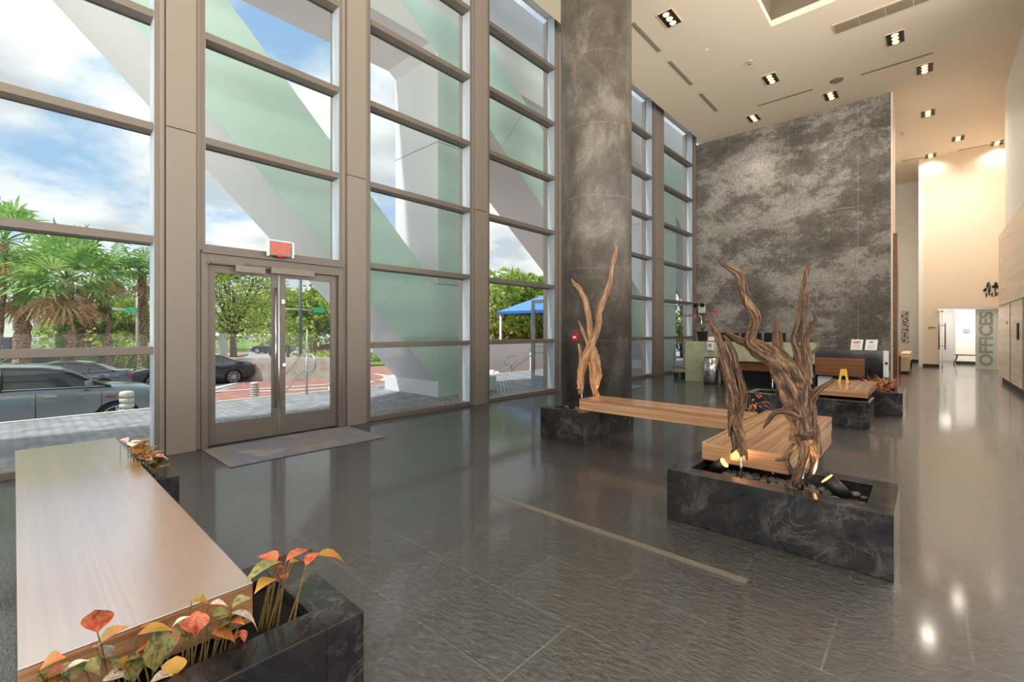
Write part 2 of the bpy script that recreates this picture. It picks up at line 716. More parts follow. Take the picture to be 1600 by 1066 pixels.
wob = _n.math('MULTIPLY', _n.math('SUBTRACT', _n.noise(vs, 1.2, 2), 0.5), 0.06)
lh = lines(_n, _n.math('ADD', sepn.outputs[2], wob), 2.3, 0.1, 0.005)
lv = lines(_n, sepn.outputs[0], 1.95, 0.35, 0.0035)
patchl = _n.ramp(_n.noise(vs, 1.5, 5, 0.7), [(0.42, (0, 0, 0)), (0.55, (1, 1, 1))])
ln = _n.math('MULTIPLY', _n.math('MAXIMUM', lh, lv), patchl)
c = _n.mix(_n.math('MULTIPLY', wht, 0.6), base, (214, 209, 202))
fn = _n.noise(vs, 22, 8, 0.75)
c = _n.mix(0.7, c, _n.ramp(fn, [(0.3, (0.78, 0.78, 0.78)), (0.65, (1.4, 1.38, 1.36))]), 'MULTIPLY')
c = _n.mix(_n.math('MULTIPLY', ln, 0.45), c, (196, 190, 180))
_n.col(c)
_n.bump(_n.math('ADD', _n.noise(vs, 40, 5), _n.math('MULTIPLY', b, 2.0)), 0.25, 0.02)

m_concC = M('sealed_concrete_column', (96, 90, 82), 0.42)
_n = NT(m_concC)
vs = _n.map((1, 1, 1))
a = _n.noise(_n.map((1, 1, 0.7)), 1.5, 10, 0.7, 0.3)
base = _n.ramp(a, [(0.35, (76, 71, 65)), (0.5, (108, 102, 94)), (0.62, (144, 138, 128))])
sepn = _n.t.nodes.new('ShaderNodeSeparateXYZ')
_n.t.links.new(vs, sepn.inputs[0])
wob = _n.math('MULTIPLY', _n.math('SUBTRACT', _n.noise(vs, 1.6, 3), 0.5), 0.12)
lh = lines(_n, _n.math('ADD', sepn.outputs[2], wob), 1.25, 0.42, 0.006)
spots = _n.ramp(_n.noise(_n.map((1, 1, 1), (1, 7, 2)), 5.5, 8, 0.75), [(0.60, (0, 0, 0)), (0.68, (1, 1, 1))])
c = _n.mix(_n.math('MULTIPLY', lh, 0.35), base, (165, 158, 146))
c = _n.mix(_n.math('MULTIPLY', spots, 0.3), c, (170, 163, 152))
c = _n.mix(0.5, c, _n.ramp(_n.noise(vs, 26, 6, 0.7), [(0.3, (0.7, 0.7, 0.7)), (0.7, (1.25, 1.25, 1.25))]), 'MULTIPLY')
_n.col(c)
_n.bump(_n.noise(vs, 30, 5), 0.15, 0.01)

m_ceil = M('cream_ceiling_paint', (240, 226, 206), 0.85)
m_cream = M('cream_wall_paint', (242, 228, 210), 0.8)
m_whitewall = M('white_wall_paint', (246, 243, 238), 0.8)
m_plinth = M('dark_plinth', (38, 30, 25), 0.5)
m_grey = M('grey_metal_grille', (150, 142, 130), 0.6)
m_slot = M('slot_diffuser_grey', (150, 138, 122), 0.6)

m_mat = M('woven_entrance_mat', (112, 108, 106), 0.95)
_n = NT(m_mat)
w = _n.noise(_n.map((1, 1, 1)), 1.4, 5, 0.6, 0.8)
c = _n.ramp(w, [(0.38, (150, 142, 136)), (0.48, (134, 132, 134)), (0.55, (122, 132, 160)), (0.62, (160, 152, 148)), (0.7, (178, 168, 160))])
c = _n.mix(0.5, c, _n.ramp(_n.noise(_n.map(), 160, 3), [(0.35, (0.6, 0.6, 0.6)), (0.65, (1.3, 1.3, 1.3))]), 'MULTIPLY')
_n.col(c)
_n.bump(_n.noise(_n.map(), 220, 3), 0.5, 0.004)

m_granite = M('pale_green_granite', (160, 165, 128), 0.25)
_n = NT(m_granite)
a = _n.noise(_n.map(), 30, 8, 0.8)
b = _n.noise(_n.map(), 4, 6, 0.7, 0.8)
c = _n.ramp(a, [(0.33, (128, 130, 108)), (0.48, (190, 192, 162)), (0.62, (222, 222, 196))])
c = _n.mix(0.35, c, _n.ramp(b, [(0.4, (120, 135, 90)), (0.6, (186, 186, 150))]))
_n.col(c)

m_drift = M('weathered_driftwood', (120, 84, 58), 0.75)
_n = NT(m_drift)
vu = _n.map((7, 5.5, 1), src='UV')
a = _n.noise(vu, 1.0, 8, 0.7, 1.2)
b = _n.noise(_n.map((30, 9, 1), src='UV'), 1.0, 6, 0.65, 0.8)
c = _n.ramp(_n.math('ADD', _n.math('MULTIPLY', a, 0.5), _n.math('MULTIPLY', b, 0.5)),
            [(0.38, (26, 17, 12)), (0.47, (78, 54, 38)), (0.54, (128, 98, 72)), (0.64, (186, 152, 118))])
_n.col(c)
_n.bump(_n.math('ADD', _n.math('MULTIPLY', a, 0.8), b), 0.9, 0.012)
m_driftP = M('pale_driftwood', (176, 140, 104), 0.75)
_n = NT(m_driftP)
a = _n.noise(_n.map((9, 3.2, 1), src='UV'), 1.0, 8, 0.65, 0.5)
b = _n.noise(_n.map((26, 7, 1), src='UV'), 1.0, 6, 0.6, 0.4)
c = _n.ramp(_n.math('ADD', _n.math('MULTIPLY', a, 0.5), _n.math('MULTIPLY', b, 0.5)),
            [(0.34, (84, 56, 36)), (0.46, (140, 104, 76)), (0.54, (184, 146, 110)), (0.66, (214, 182, 146))])
_n.col(c)
_n.bump(_n.math('ADD', _n.math('MULTIPLY', a, 0.8), b), 0.9, 0.012)

m_stone = M('river_stone_grey', (92, 88, 82), 0.55)
_n = NT(m_stone)
_n.col(_n.ramp(_n.noise(_n.map(), 14, 5), [(0.35, (66, 62, 58)), (0.55, (98, 93, 86)), (0.7, (128, 122, 112))]))


def leaf_mat(name, cols, scale=14.0):
    m = M(name, cols[0], 0.45)
    n = NT(m)
    a = n.noise(n.map(), scale * 1.6, 6, 0.7, 0.9)
    k = len(cols)
    n.col(n.ramp(a, [(0.34 + 0.32 * i / (k - 1), c) for i, c in enumerate(cols)]))
    m.node_tree.nodes['Principled BSDF'].inputs['Subsurface Weight'].default_value = 0.0
    n.bump(n.noise(n.map(), scale * 3, 3), 0.2, 0.004)
    return m


m_leafGO = leaf_mat('aglaonema_leaf_green_orange', [(84, 100, 40), (150, 148, 60), (200, 104, 60), (214, 150, 92)], 22)
m_leafRed = leaf_mat('aglaonema_leaf_red', [(120, 66, 38), (196, 84, 56), (214, 128, 92), (120, 110, 50)], 22)
m_leafGr = leaf_mat('aglaonema_leaf_dull_green', [(70, 78, 44), (112, 116, 66), (158, 156, 100), (186, 120, 84)], 24)
m_leafYe = M('yellowed_leaf', (206, 156, 70), 0.5)
m_leafDry = leaf_mat('dried_pale_leaf', [(160, 126, 96), (226, 214, 196), (240, 232, 220)], 20)
m_stem = leaf_mat('plant_stem', [(96, 66, 40), (130, 112, 60), (86, 60, 38)], 30)

m_paver = M('grey_concrete_pavers', (176, 174, 178), 0.7)
_n = NT(m_paver)
bc, bf = _n.brick(_n.map((1, 1, 1), (0, 0, 0), (0, 0, R(45))), lin((206, 204, 206)), lin((180, 179, 184)), lin((128, 128, 138)), 0.20, 0.10, 0.010, 0.5)
_n.col(_n.mix(0.5, bc, _n.ramp(_n.noise(_n.map(), 3, 5), [(0.3, (0.75, 0.75, 0.75)), (0.7, (1.2, 1.2, 1.2))]), 'MULTIPLY'))
m_redpav = M('red_brick_drive', (186, 118, 104), 0.8)
_n = NT(m_redpav)
bc, bf = _n.brick(_n.map((1, 1, 1)), lin((190, 132, 118)), lin((172, 116, 104)), lin((156, 120, 112)), 0.4, 0.2, 0.012, 0.5)
_n.col(bc)
m_asph = M('pale_asphalt', (168, 164, 160), 0.85)
_n = NT(m_asph)
_n.col(_n.ramp(_n.noise(_n.map(), 0.5, 6), [(0.3, (150, 147, 145)), (0.7, (184, 180, 176))]))
m_grass = M('lawn_grass', (110, 138, 62), 0.9)
_n = NT(m_grass)
_n.col(_n.ramp(_n.noise(_n.map(), 1.5, 6), [(0.3, (88, 116, 48)), (0.7, (150, 168, 84))]))
m_kerb = M('pale_concrete_kerb', (214, 208, 200), 0.8)
m_lowwall = M('rough_concrete_wall', (188, 182, 170), 0.85)
_n = NT(m_lowwall)
_n.col(_n.ramp(_n.noise(_n.map(), 1.8, 8, 0.7), [(0.3, (150, 144, 132)), (0.7, (206, 200, 190))]))
m_pylonW = M('white_rendered_pylon', (226, 226, 228), 0.7)
_n = NT(m_pylonW)
_n.bump(_n.noise(_n.map(), 60, 4), 0.2, 0.006)
m_pylonG = M('white_pylon_green_light_tint', (186, 214, 212), 0.6)  # green light from the glazing, put into the colour of the white render
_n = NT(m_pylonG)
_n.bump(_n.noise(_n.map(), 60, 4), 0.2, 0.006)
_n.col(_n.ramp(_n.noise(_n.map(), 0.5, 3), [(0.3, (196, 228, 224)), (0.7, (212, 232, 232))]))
m_joint = M('dark_panel_joint', (96, 108, 104), 0.8)

# ================================================================== SETTING
# floor
f = MB().box(-6.95, 9.0, -4.0, 34.5, -0.12, 0.0).build('floor', m_floor, loc=(0, 0, 0), kind='structure')
f['label'] = 'dark cleft slate tile floor of the lobby, glossy'
# inlaid linear slot strip in the floor
tag(MB().box(-2.95, -0.80, 2.93, 2.995, 0.0, 0.002).build('floor_drain_strip', M('worn_grey_strip', (104, 99, 92), 0.5), loc=(-1.9, 2.96, 0)),
    'narrow grey linear strip let into the dark slate floor', 'floor strip')

CZ = 8.9
# ceiling with recess (x -2.81..3.4, y 5..12.4)
cb = MB()
cb.box(-6.52, -2.81, -4, 34.5, CZ, CZ + 0.15)
cb.box(-2.81, 3.4, 12.4, 34.5, CZ, CZ + 0.15)
cb.box(-2.81, 3.4, -4, 4.5, CZ, CZ + 0.15)
cb.box(3.4, 9.5, -4, 34.5, CZ, CZ + 0.15)
c = cb.build('ceiling', m_ceil, kind='structure')
c['label'] = 'high cream lobby ceiling with a recessed square tray'
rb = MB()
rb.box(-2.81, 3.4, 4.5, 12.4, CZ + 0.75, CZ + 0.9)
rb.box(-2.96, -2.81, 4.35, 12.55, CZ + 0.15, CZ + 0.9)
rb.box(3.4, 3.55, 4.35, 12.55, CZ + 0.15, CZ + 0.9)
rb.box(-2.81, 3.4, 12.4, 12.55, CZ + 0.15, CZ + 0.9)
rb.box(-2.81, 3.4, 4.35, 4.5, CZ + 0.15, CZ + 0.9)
rb.build('ceiling_recess', M('shade_darkened_recess', (120, 108, 94), 0.85), kind='structure')  # shade in the recess is put into this darker ceiling colour
# upper building mass, added over the lobby to keep sun patches off its floor
o = MB().box(-7.15, 9.5, -14, 34.6, CZ + 0.95, CZ + 6).box(-7.15, -6.52, -14, 34.6, CZ + 0.5, CZ + 0.95).build('trim_1', m_pylonW, kind='structure')

# concrete feature wall, wood edge, behind it
o = MB().box(-6.95, -0.85, 18.3, 18.75, 0, CZ).build('wall_concrete', m_conc, kind='structure')
o['label'] = 'tall board-marked grey concrete feature wall behind the desks'
MB().box(-0.848, -0.80, 18.3, 19.6, 0, CZ).build('wall_end', m_cream, kind='structure')
tag(MB().box(-0.798, -0.70, 18.42, 19.4, 0, 4.55).build('wood_end_panel', m_woodPanel, loc=(-0.75, 18.9, 0)),
    'tall narrow brown wood panel on the end of the concrete wall', 'wall panel')
# far walls
o = MB().box(-3.0, -0.15, 30.0, 30.2, 0, CZ).build('wall_far_recess', m_whitewall, kind='structure')
o = MB().box(-0.30, -0.15, 26.3, 30.0, 0, CZ).build('wall_recess_side', m_whitewall, kind='structure')
MB().box(-3.2, -3.0, 18.75, 30.2, 0, CZ).build('wall_recess_left', m_whitewall, kind='structure')  # unseen wall, added to keep blue sky light out of the recess
wf = MB()
wf.box(-0.15, 0.358, 26.3, 26.5, 0, CZ)
wf.box(0.358, 2.6, 26.3, 26.5, 2.42, CZ)
wf.box(2.05, 2.6, 26.3, 26.5, 0, 2.42)
wf.build('wall_far', m_cream, kind='structure')
MB().box(-0.17, 0.35, 26.26, 26.3, 0, 0.11).build('baseboard_far', m_plinth, kind='structure')
MB().box(-1.2, -0.30, 29.96, 30.0, 0, 0.11).build('baseboard_recess', m_plinth, kind='structure')
# office room behind the sliding doors
ob_ = MB()
ob_.box(0.0, 3.2, 32.4, 32.6, 0, 3.2)
ob_.box(0.95, 3.2, 29.6, 29.75, 0, 3.2)
ob_.box(0.0, 3.2, 26.5, 32.6, 2.9, 3.0)
ob_.box(0.0, 0.1, 26.5, 32.6, 0, 2.9)
ob_.box(3.1, 3.2, 26.5, 32.6, 0, 2.9)
ob_.build('wall_office_room', m_whitewall, kind='structure')
MB().box(0.95, 3.1, 29.56, 29.6, 0, 0.12).build('baseboard_office', m_plinth, kind='structure')
# right wall, wood below and white above
rw = MB().box(1.6, 1.9, 13.4, 20.45, 0.16, 4.42)
o = rw.build('wall_right', m_woodPale, kind='structure')
o['label'] = 'pale wood panelled wall on the right with a dark plinth'
MB().box(1.68, 1.9, 13.4, 20.4, 0, 0.16).build('baseboard_right', m_plinth, kind='structure')
MB().box(1.72, 1.95, 13.4, 20.2, 4.42, CZ).build('wall_right_upper', m_whitewall, kind='structure')
MB().box(1.9, 2.6, 20.2, 20.4, 0, CZ).box(2.45, 2.6, 20.4, 26.3, 0, CZ).build('wall_right_return', m_cream, kind='structure')
MB().box(1.592, 1.602, 13.4, 20.45, 2.262, 2.276).box(1.592, 1.602, 17.7, 17.712, 0.16, 2.262).box(1.592, 1.602, 15.5, 15.512, 0.16, 2.262).build('trim_2', m_plinth, kind='structure')

# ---------------------------------------------------------------- curtain wall
WX = -6.83
GX = -7.04
ZM = [1.27, 2.60, 3.95, 5.30, 6.65, 8.03]


def window(n, y0, y1, zs, z0=0.10, z1=9.35, j0=True, j1=True):
    w = thing('window_%d' % n, 'tall aluminium framed lobby window, bay %d from the left' % n, 'window', (WX, (y0 + y1) / 2, 0))
    del w['category']
    w['kind'] = 'structure'
    jw = 0.05
    fr = MB()
    fr.box(GX - 0.05, WX, y0, y0 + jw, z0 - 0.1, z1)
    fr.box(GX - 0.05, WX, y1 - jw, y1, z0 - 0.1, z1)
    fr.box(GX - 0.05, WX - 0.004, y0 + jw, y1 - jw, z0 - 0.10, z0 - 0.02)
    fr.build('window_frame', m_frame, w, bevel=0.004)
    jm = MB()
    jm.box(GX - 0.02, WX - 0.012, y0 + jw, y0 + jw + 0.006, z0 - 0.02, z1)
    jm.box(GX - 0.02, WX - 0.012, y1 - jw - 0.006, y1 - jw, z0 - 0.02, z1)
    jm.build('window_jamb_lining', m_jamb, w)
    for z in zs:
        m = MB()
        m.box(GX - 0.03, WX - 0.002, y0 + jw + .006, y1 - jw - .006, z - 0.045, z + 0.045)
        m.build('mullion', m_frame, w, bevel=0.004)
        MB().box(GX + 0.012, GX + 0.024, y0 + jw + .006, y1 - jw - .006, z - 0.055, z - 0.045).build('mullion_gasket', m_gasket, w)
    lv = [z0 - 0.02] + [q for z in zs for q in (z - 0.045, z + 0.045)] + [z1]
    for i in range(0, len(lv), 2):
        a_, b_ = lv[i], lv[i + 1]
        if b_ > a_ + 0.1:
            MB().quad((GX, y0 + jw, a_), (GX, y1 - jw, a_), (GX, y1 - jw, b_), (GX, y0 + jw, b_)).build('window_pane', m_glass, w)
    return w


def pilaster(n, y0, y1, proj=0.06):
    b = MB()
    b.box(GX - 0.2, WX + 0.004, y0, y0 + 0.05, 0, 9.35)
    b.box(GX - 0.2, WX + 0.004, y1 - 0.05, y1, 0, 9.35)
    b.box(GX - 0.2, WX + proj, y0 + 0.06, y1 - 0.06, 0, 3.975)
    b.box(GX - 0.2, WX + proj, y0 + 0.06, y1 - 0.06, 3.985, 9.35)
    b.box(GX - 0.19, WX - 0.03, y0 + 0.05, y1 - 0.05, 0, 9.35)
    o = b.build('trim_%d' % n, m_pier, kind='structure', bevel=0.004)
    o['label'] = 'grey metal clad pilaster between two window bays'


window(1, -4.0, 1.18, ZM)
pilaster(3, 1.18, 1.60)
# door bay: transom window over the doors
window(2, 1.60, 3.50, ZM[2:], z0=2.64)
pilaster(4, 3.50, 3.94)
window(3, 3.94, 6.27, ZM)
pilaster(5, 6.27, 6.72)
window(4, 6.72, 9.10, ZM)
pilaster(6, 9.10, 9.50)
window(5, 9.50, 11.95, ZM[2:], z0=2.64)
pilaster(7, 11.95, 12.35)
window(6, 12.35, 14.50, ZM)
pilaster(8, 14.50, 15.30)
window(7, 15.30, 18.05, ZM)
pilaster(9, 18.05, 18.30)

# ---------------------------------------------------------------- entrance doors
def frame_bay(n, y0, y1):
    b = MB()
    b.box(-7.0, -6.80, y0, y0 + 0.075, 0, 2.5)
    b.box(-7.0, -6.80, y1 - 0.075, y1, 0, 2.5)
    b.box(-7.0, -6.80, y0 + 0.075, y1 - 0.075, 2.37, 2.5)
    b.box(-7.02, -6.77, y0 + 0.003, y1 - 0.003, 2.501, 2.535)
    b.box(-7.0, -6.90, y0 + 0.075, y1 - 0.075, 0.0, 0.015)
    o = b.build('trim_%d' % n, m_frame, kind='structure', bevel=0.004)


frame_bay(10, 1.60, 3.50)
frame_bay(11, 9.50, 11.95)


def door_leaf(n, hinge, width, ang, swing, handle_side=1, label=''):
    """leaf built along +Y from hinge 0..width at x=0, then turned about z by ang"""
    d = thing('door_%d' % n, label, 'door', (0, 0, 0))
    del d['category']
    d['kind'] = 'structure'
    st = 0.085
    b = MB()
    b.box(-0.025, 0.025, 0, st, 0.02, 2.365)
    b.box(-0.025, 0.025, width - st, width, 0.02, 2.365)
    b.box(-0.025, 0.025, st, width - st, 0.02, 0.30)
    b.box(-0.025, 0.025, st, width - st, 2.27, 2.365)
    b.build('door_frame', m_frame, d, bevel=0.003)
    MB().quad((0, st, 0.30), (0, width - st, 0.30), (0, width - st, 2.27), (0, st, 2.27)).build('door_pane', m_glass, d)
    h = MB()
    hy = width - 0.05 if handle_side > 0 else 0.05
    if handle_side:
        for sx in ((0.065, -0.065) if ang else (0.065,)):
            h.cyl((sx, hy, 0.42), (sx, hy, 2.12), 0.013, n=12)
            for z in (0.52, 2.02):
                h.cyl((0, hy, z), (sx, hy, z), 0.009, n=10)
        h.build('door_handle', m_steel, d)
    d.location = hinge
    d.rotation_euler = (0, 0, ang)
    return d


d1 = door_leaf(1, (-6.88, 1.685, 0), 0.865, 0.0, 1, 1, 'left leaf of the glazed double entrance door, long steel pull')
d2 = door_leaf(2, (-6.88, 2.56, 0), 0.855, 0.0, 1, 0, 'right leaf of the glazed double entrance door')
MB().cyl((0.03, 0.06, 0.72 + 0.3), (0.05, 0.06, 1.02), 0.025, n=14).box(0.026, 0.034, 0.03, 0.075, 0.42, 0.5).box(0.026, 0.034, 0.03, 0.075, 1.9, 1.96).build('door_lock', m_steel, d2)
# slim bright weather strip between leaves
MB().box(-6.86, -6.852, 2.549, 2.561, 0.02, 2.36).build('trim_12', m_chrome, kind='structure')
# closers
for nm, y0_, y1_, zz in (('door_closer', 1.98, 2.34, 2.33), ('door_closer', 2.42, 3.02, 2.35)):
    t = thing(nm, ('short' if y0_ < 2.2 else 'long') + ' beige box door closer above the ' + ('left' if y0_ < 2.2 else 'right') + ' entrance door leaf', 'door closer', (-6.8, (y0_ + y1_) / 2, zz))
    MB().box(-6.80, -6.74, y0_, y1_, zz - 0.04, zz + 0.05).build('closer_body', m_pier, t, bevel=0.006)
    MB().box(-6.79, -6.775, y0_ - 0.32, y0_ + 0.05, zz + 0.052, zz + 0.064).cyl((-6.782, y0_ - 0.3, zz + 0.03), (-6.782, y0_ - 0.3, zz + 0.07), 0.02, n=12).build('closer_arm', m_frame, t)
# second entrance: left leaf swung outwards
d3 = door_leaf(3, (-6.96, 9.62, 0), 1.13, R(90) * 1.0 - R(2), 1, 1, 'glazed door leaf of the second entrance swung open outside')
for c_ in children(d3):
    if c_.name.startswith('door_frame'):
        c_.data.materials[0] = m_jamb  # paler bluish material puts sky light on this frame into its colour
d4 = door_leaf(4, (-6.88, 10.78, 0), 1.09, 0.0, 1, 0, 'closed glazed leaf of the second entrance behind the column')

# ---------------------------------------------------------------- round column
colx, coly, colr = -4.559, 7.293, 0.647
o = MB().cyl((colx, coly, 0), (colx, coly, CZ), colr, n=96).build('concrete_column', m_concC, loc=(colx, coly, 0), kind='structure')
o['label'] = 'massive round grey concrete column rising to the ceiling'

# ---------------------------------------------------------------- outdoors ground
PX0 = -11.3
o = MB().box(PX0, -6.95, -30, 60, -0.35, -0.03).build('ground_plaza', m_paver, kind='structure')
MB().box(PX0 - 0.12, PX0, -30, 60, -1.2, -0.015).build('trim_13', m_kerb, kind='structure')
GZ = -1.05
MB().box(-300, PX0 - 0.12, -160, 200, GZ - 0.2, GZ).build('ground_asphalt', m_asph, kind='structure')
# red brick crossing with white bands
tag(MB().prism([(-11.6, 3.4), (-11.6, 30), (-27.0, 30), (-30.0, 14.4), (-26.5, 8.4), (-19.6, 4.6)], 'z', GZ, GZ + 0.02).build('red_drive', m_redpav, loc=(-20, 10, GZ)),
    'red brick paved drive beyond the entrance doors', 'paving', kind='structure')


def strip(pts, w, z, name, mat, label, cat):
    b = MB()
    for i in range(len(pts) - 1):
        p, q = Vector((*pts[i], 0)), Vector((*pts[i + 1], 0))
        d = (q - p).normalized()
        n = Vector((-d.y, d.x, 0)) * w / 2
        b.prism([(p + n)[:2], (p - n)[:2], (q - n)[:2], (q + n)[:2]], 'z', z, z + 0.012)
    return tag(b.build(name, mat, loc=(pts[0][0], pts[0][1], z)), label, cat, kind='structure')


strip([(-11.6, 3.35), (-19.2, 4.55), (-22.9, 5.69), (-26.64, 8.6)], 0.35, GZ + 0.02, 'white_band', m_kerb, 'pale band along the left edge of the red drive', 'paving band')
strip([(-22.0, 5.4), (-20.5, 12.5), (-20.0, 18.0)], 0.3, GZ + 0.03, 'white_band', m_kerb, 'pale straight band across the red drive', 'paving band')
arc = [(-24.0 + 4.2 * math.cos(R(a)), 9.8 + 4.6 * math.sin(R(a))) for a in range(-40, 100, 12)]
strip(arc, 0.3, GZ + 0.03, 'white_band', m_kerb, 'curved pale band in the red drive', 'paving band')
# low concrete wall by the drive, verge and road beyond
lw0, lw1 = atZ(385, 598, GZ), atZ(470, 597, GZ)
o = MB()
o.hexa([(lw0.x - 2.4, lw0.y - 1.7, GZ), (lw1.x + 1.5, lw1.y + 2, GZ), (lw1.x + 1.3, lw1.y + 2.4, GZ), (lw0.x - 2.7, lw0.y - 1.3, GZ)],
       [(lw0.x - 2.4, lw0.y - 1.7, GZ + 1.2), (lw1.x + 1.5, lw1.y + 2, GZ + 1.2), (lw1.x + 1.3, lw1.y + 2.4, GZ + 1.2), (lw0.x - 2.7, lw0.y - 1.3, GZ + 1.2)])
tag(o.build('low_wall', m_lowwall, loc=(lw0.x, lw0.y, GZ)), 'low rough concrete wall behind the parked dark saloon car', 'wall')
vd = [( -31, 12), (-29.5, 19), (-38, 34), (-52, 26)]
tag(MB().prism(vd, 'z', GZ, GZ + 0.15).build('planted_verge', m_grass, loc=(-35, 20, GZ)), 'small green verge beside the red drive', 'grass', kind='structure')
tag(MB().prism([(-62, -60), (-62, 70), (-150, 120), (-150, -100)], 'z', GZ, GZ + 0.1).build('park_lawn', m_grass, loc=(-70, 0, GZ)), 'park lawn across the street', 'lawn', kind='structure')
tag(MB().prism([(-50, 8), (-50, 15), (-54, 17), (-54, 9)], 'z', GZ, GZ + 0.14).build('street_island', m_redpav, loc=(-52, 11, GZ)), 'brick paved island in the street', 'paving', kind='structure')

# ---------------------------------------------------------------- structural pylons outside
XK, XF = -8.40, -10.13


def pylon(y0, y1, slope, thick, label, zc0=0.33, legtop=8.9, inset=0.0):
    t = thing('leaning_pylon', label, 'pylon', (XK, y0, 0))
    del t['category']
    t['kind'] = 'structure'
    b = MB().box(XK + 0.0, XF - 0.5, y0, y1, -0.03, 0.33)
    b.build('pylon_base', [m_pylonW], t)
    # pier
    MB().box(XK, XF, y0, y1 - inset, 0.33, 8.12).build('pier', m_pylonW, t)
    MB().box(XK, XK + 0.012, y0, y1 - inset, 0.33, 8.9).build('pier_face', m_pylonG, t)  # facade side carries the painted green light
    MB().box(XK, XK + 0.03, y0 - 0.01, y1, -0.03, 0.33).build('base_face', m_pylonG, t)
    # leg, parallelogram in the y-z plane, running up towards -y
    dy = (legtop - zc0) / slope
    poly = [(y0, zc0), (y0 - (legtop - zc0) / slope, legtop), (y0 - (legtop - zc0 - thick) / slope, legtop), (y0, zc0 + thick)]
    MB().prism(poly, 'x', XF + 0.02, XK - 0.02).build('leaning_leg', m_pylonW, t)
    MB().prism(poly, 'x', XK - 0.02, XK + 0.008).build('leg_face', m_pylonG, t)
    j = MB()
    k = 0
    zz = zc0 + 1.6
    while zz < legtop:
        yy = y0 - (zz - zc0) / slope
        # joint perpendicular to the leg
        dl = Vector((1, 1.0 / slope)).normalized()
        y2 = yy + thick * 0.62 * slope / (1 + slope * slope) * 1.0
        q = thick / (1 + slope * slope)
        j.prism([(yy, zz), (yy + q * slope, zz + q), (yy + q * slope + 0.012, zz + q + 0.012), (yy + 0.012, zz + 0.012)], 'x', XK + 0.012, XK + 0.016)
        zz += 2.25
    for z in (2.6, 5.9):
        if z > zc0 + thick:
            j.box(XK + 0.012, XK + 0.016, y0 + 0.0, y1 - inset, z, z + 0.012)
            j.box(XK, XF, y0 - 0.004, y0, z, z + 0.012)
    j.build('joint_lines', m_joint, t)
    return t


pylon(6.63, 8.54, 1.02, 2.18, 'white pylon with a leg leaning left across the entrance doors, green window light coloured into its face', inset=0.42)
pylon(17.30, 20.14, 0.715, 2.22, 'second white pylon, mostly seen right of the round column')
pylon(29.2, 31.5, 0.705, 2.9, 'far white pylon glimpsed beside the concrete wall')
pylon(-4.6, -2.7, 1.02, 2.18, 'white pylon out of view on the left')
o = MB().box(XK, XF, -14, 40, 8.12, 10.6).build('trim_14', m_pylonW, kind='structure')

# ================================================================== BENCHES AND PLANTERS
def planter(x0, x1, y0, y1, h, rim, label, fill=0.10, soil=True):
    t = thing('marble_planter', label, 'planter', ((x0 + x1) / 2, (y0 + y1) / 2, 0), 'black marble planter boxes')
    b = MB()
    g = 0.0
    b.box(x0, x1, y0, y0 + rim, 0, h)
    b.box(x0, x1, y1 - rim, y1, 0, h)
    b.box(x0, x0 + rim, y0 + rim, y1 - rim, 0, h)
    b.box(x1 - rim, x1, y0 + rim, y1 - rim, 0, h)
    b.build('planter_box', m_marble, t, bevel=0.004)
    MB().box(x0 + rim, x1 - rim, y0 + rim, y1 - rim, 0.02, h - fill).build('soil', m_soil, t)
    return t


planter(-4.15, -3.42, 5.15, 6.58, 0.40, 0.13, 'marble planter box at the foot of the round column')
planter(-1.55, -0.15, 3.54, 4.30, 0.40, 0.14, 'large marble planter box in front, holding the biggest driftwood')
planter(-2.45, -0.66, 8.90, 9.66, 0.40, 0.13, 'low marble planter box under the far short bench')
planter(-1.06, -0.33, 10.62, 12.0, 0.40, 0.13, 'marble planter box with dry bromeliads near the aisle')
planter(-2.34, -1.64, 0.02, 0.93, 0.40, 0.15, 'marble planter box nearest the viewer at bottom left', 0.06)
planter(-4.92, -4.21, 0.03, 0.85, 0.40, 0.13, 'marble planter box by the left window at the far bench end', 0.04)


def bench(x0, x1, y0, y1, z0, z1, mat, label, side=None):
    t = thing('wood_bench', label, 'bench', ((x0 + x1) / 2, (y0 + y1) / 2, 0), 'zebra wood benches')
    MB().box(x0, x1, y0, y1, z1 - 0.006, z1).build('seat', mat, t, bevel=0.002)
    MB().box(x0 + 0.001, x1 - 0.001, y0 + 0.001, y1 - 0.001, z0, z1 - 0.0065).build('apron', side or m_woodX, t, bevel=0.002)
    return t


b1 = bench(-3.62, -1.465, 5.36, 5.86, 0.402, 0.55, m_woodX, 'long slim wooden bench running from the round column planter')
b2 = bench(-1.435, -0.79, 3.99, 6.12, 0.402, 0.55, m_woodY, 'wide wooden bench set over the rear rim of the front planter', m_woodX)
MB().box(-0.7908, -0.787, 3.995, 6.115, 0.402, 0.543).build('side_panel', m_woodY, b2)
MB().box(-1.434, -0.791, 4.33, 6.11, 0.25, 0.40).build('pedestal', m_woodY, b2)
MB().box(-1.38, -0.85, 4.5, 6.0, 0.0, 0.25).build('plinth', m_black, b2)
MB().box(-1.60, -1.50, 5.42, 5.80, 0.0, 0.40).build('plinth', m_black, b1)
b3 = bench(-1.42, -0.715, 9.20, 11.0, 0.43, 0.55, m_woodY, 'short wooden bench near the reception desk, yellow sign on it', m_woodX)
MB().box(-0.7158, -0.712, 9.205, 10.995, 0.43, 0.543).build('side_panel', m_woodY, b3)
MB().box(-1.38, -0.76, 9.7, 10.6, 0.0, 0.43).build('plinth', m_black, b3)
b4 = bench(-5.37, -1.885, 0.006, 0.61, 0.402, 0.55, m_woodBench, 'long wooden bench at lower left reaching to the window', m_woodY)
# marble plinth feet on rims
MB().box(-3.9, -2.6, 0.1, 0.5, 0.0, 0.402).build('plinth', m_black, b4)

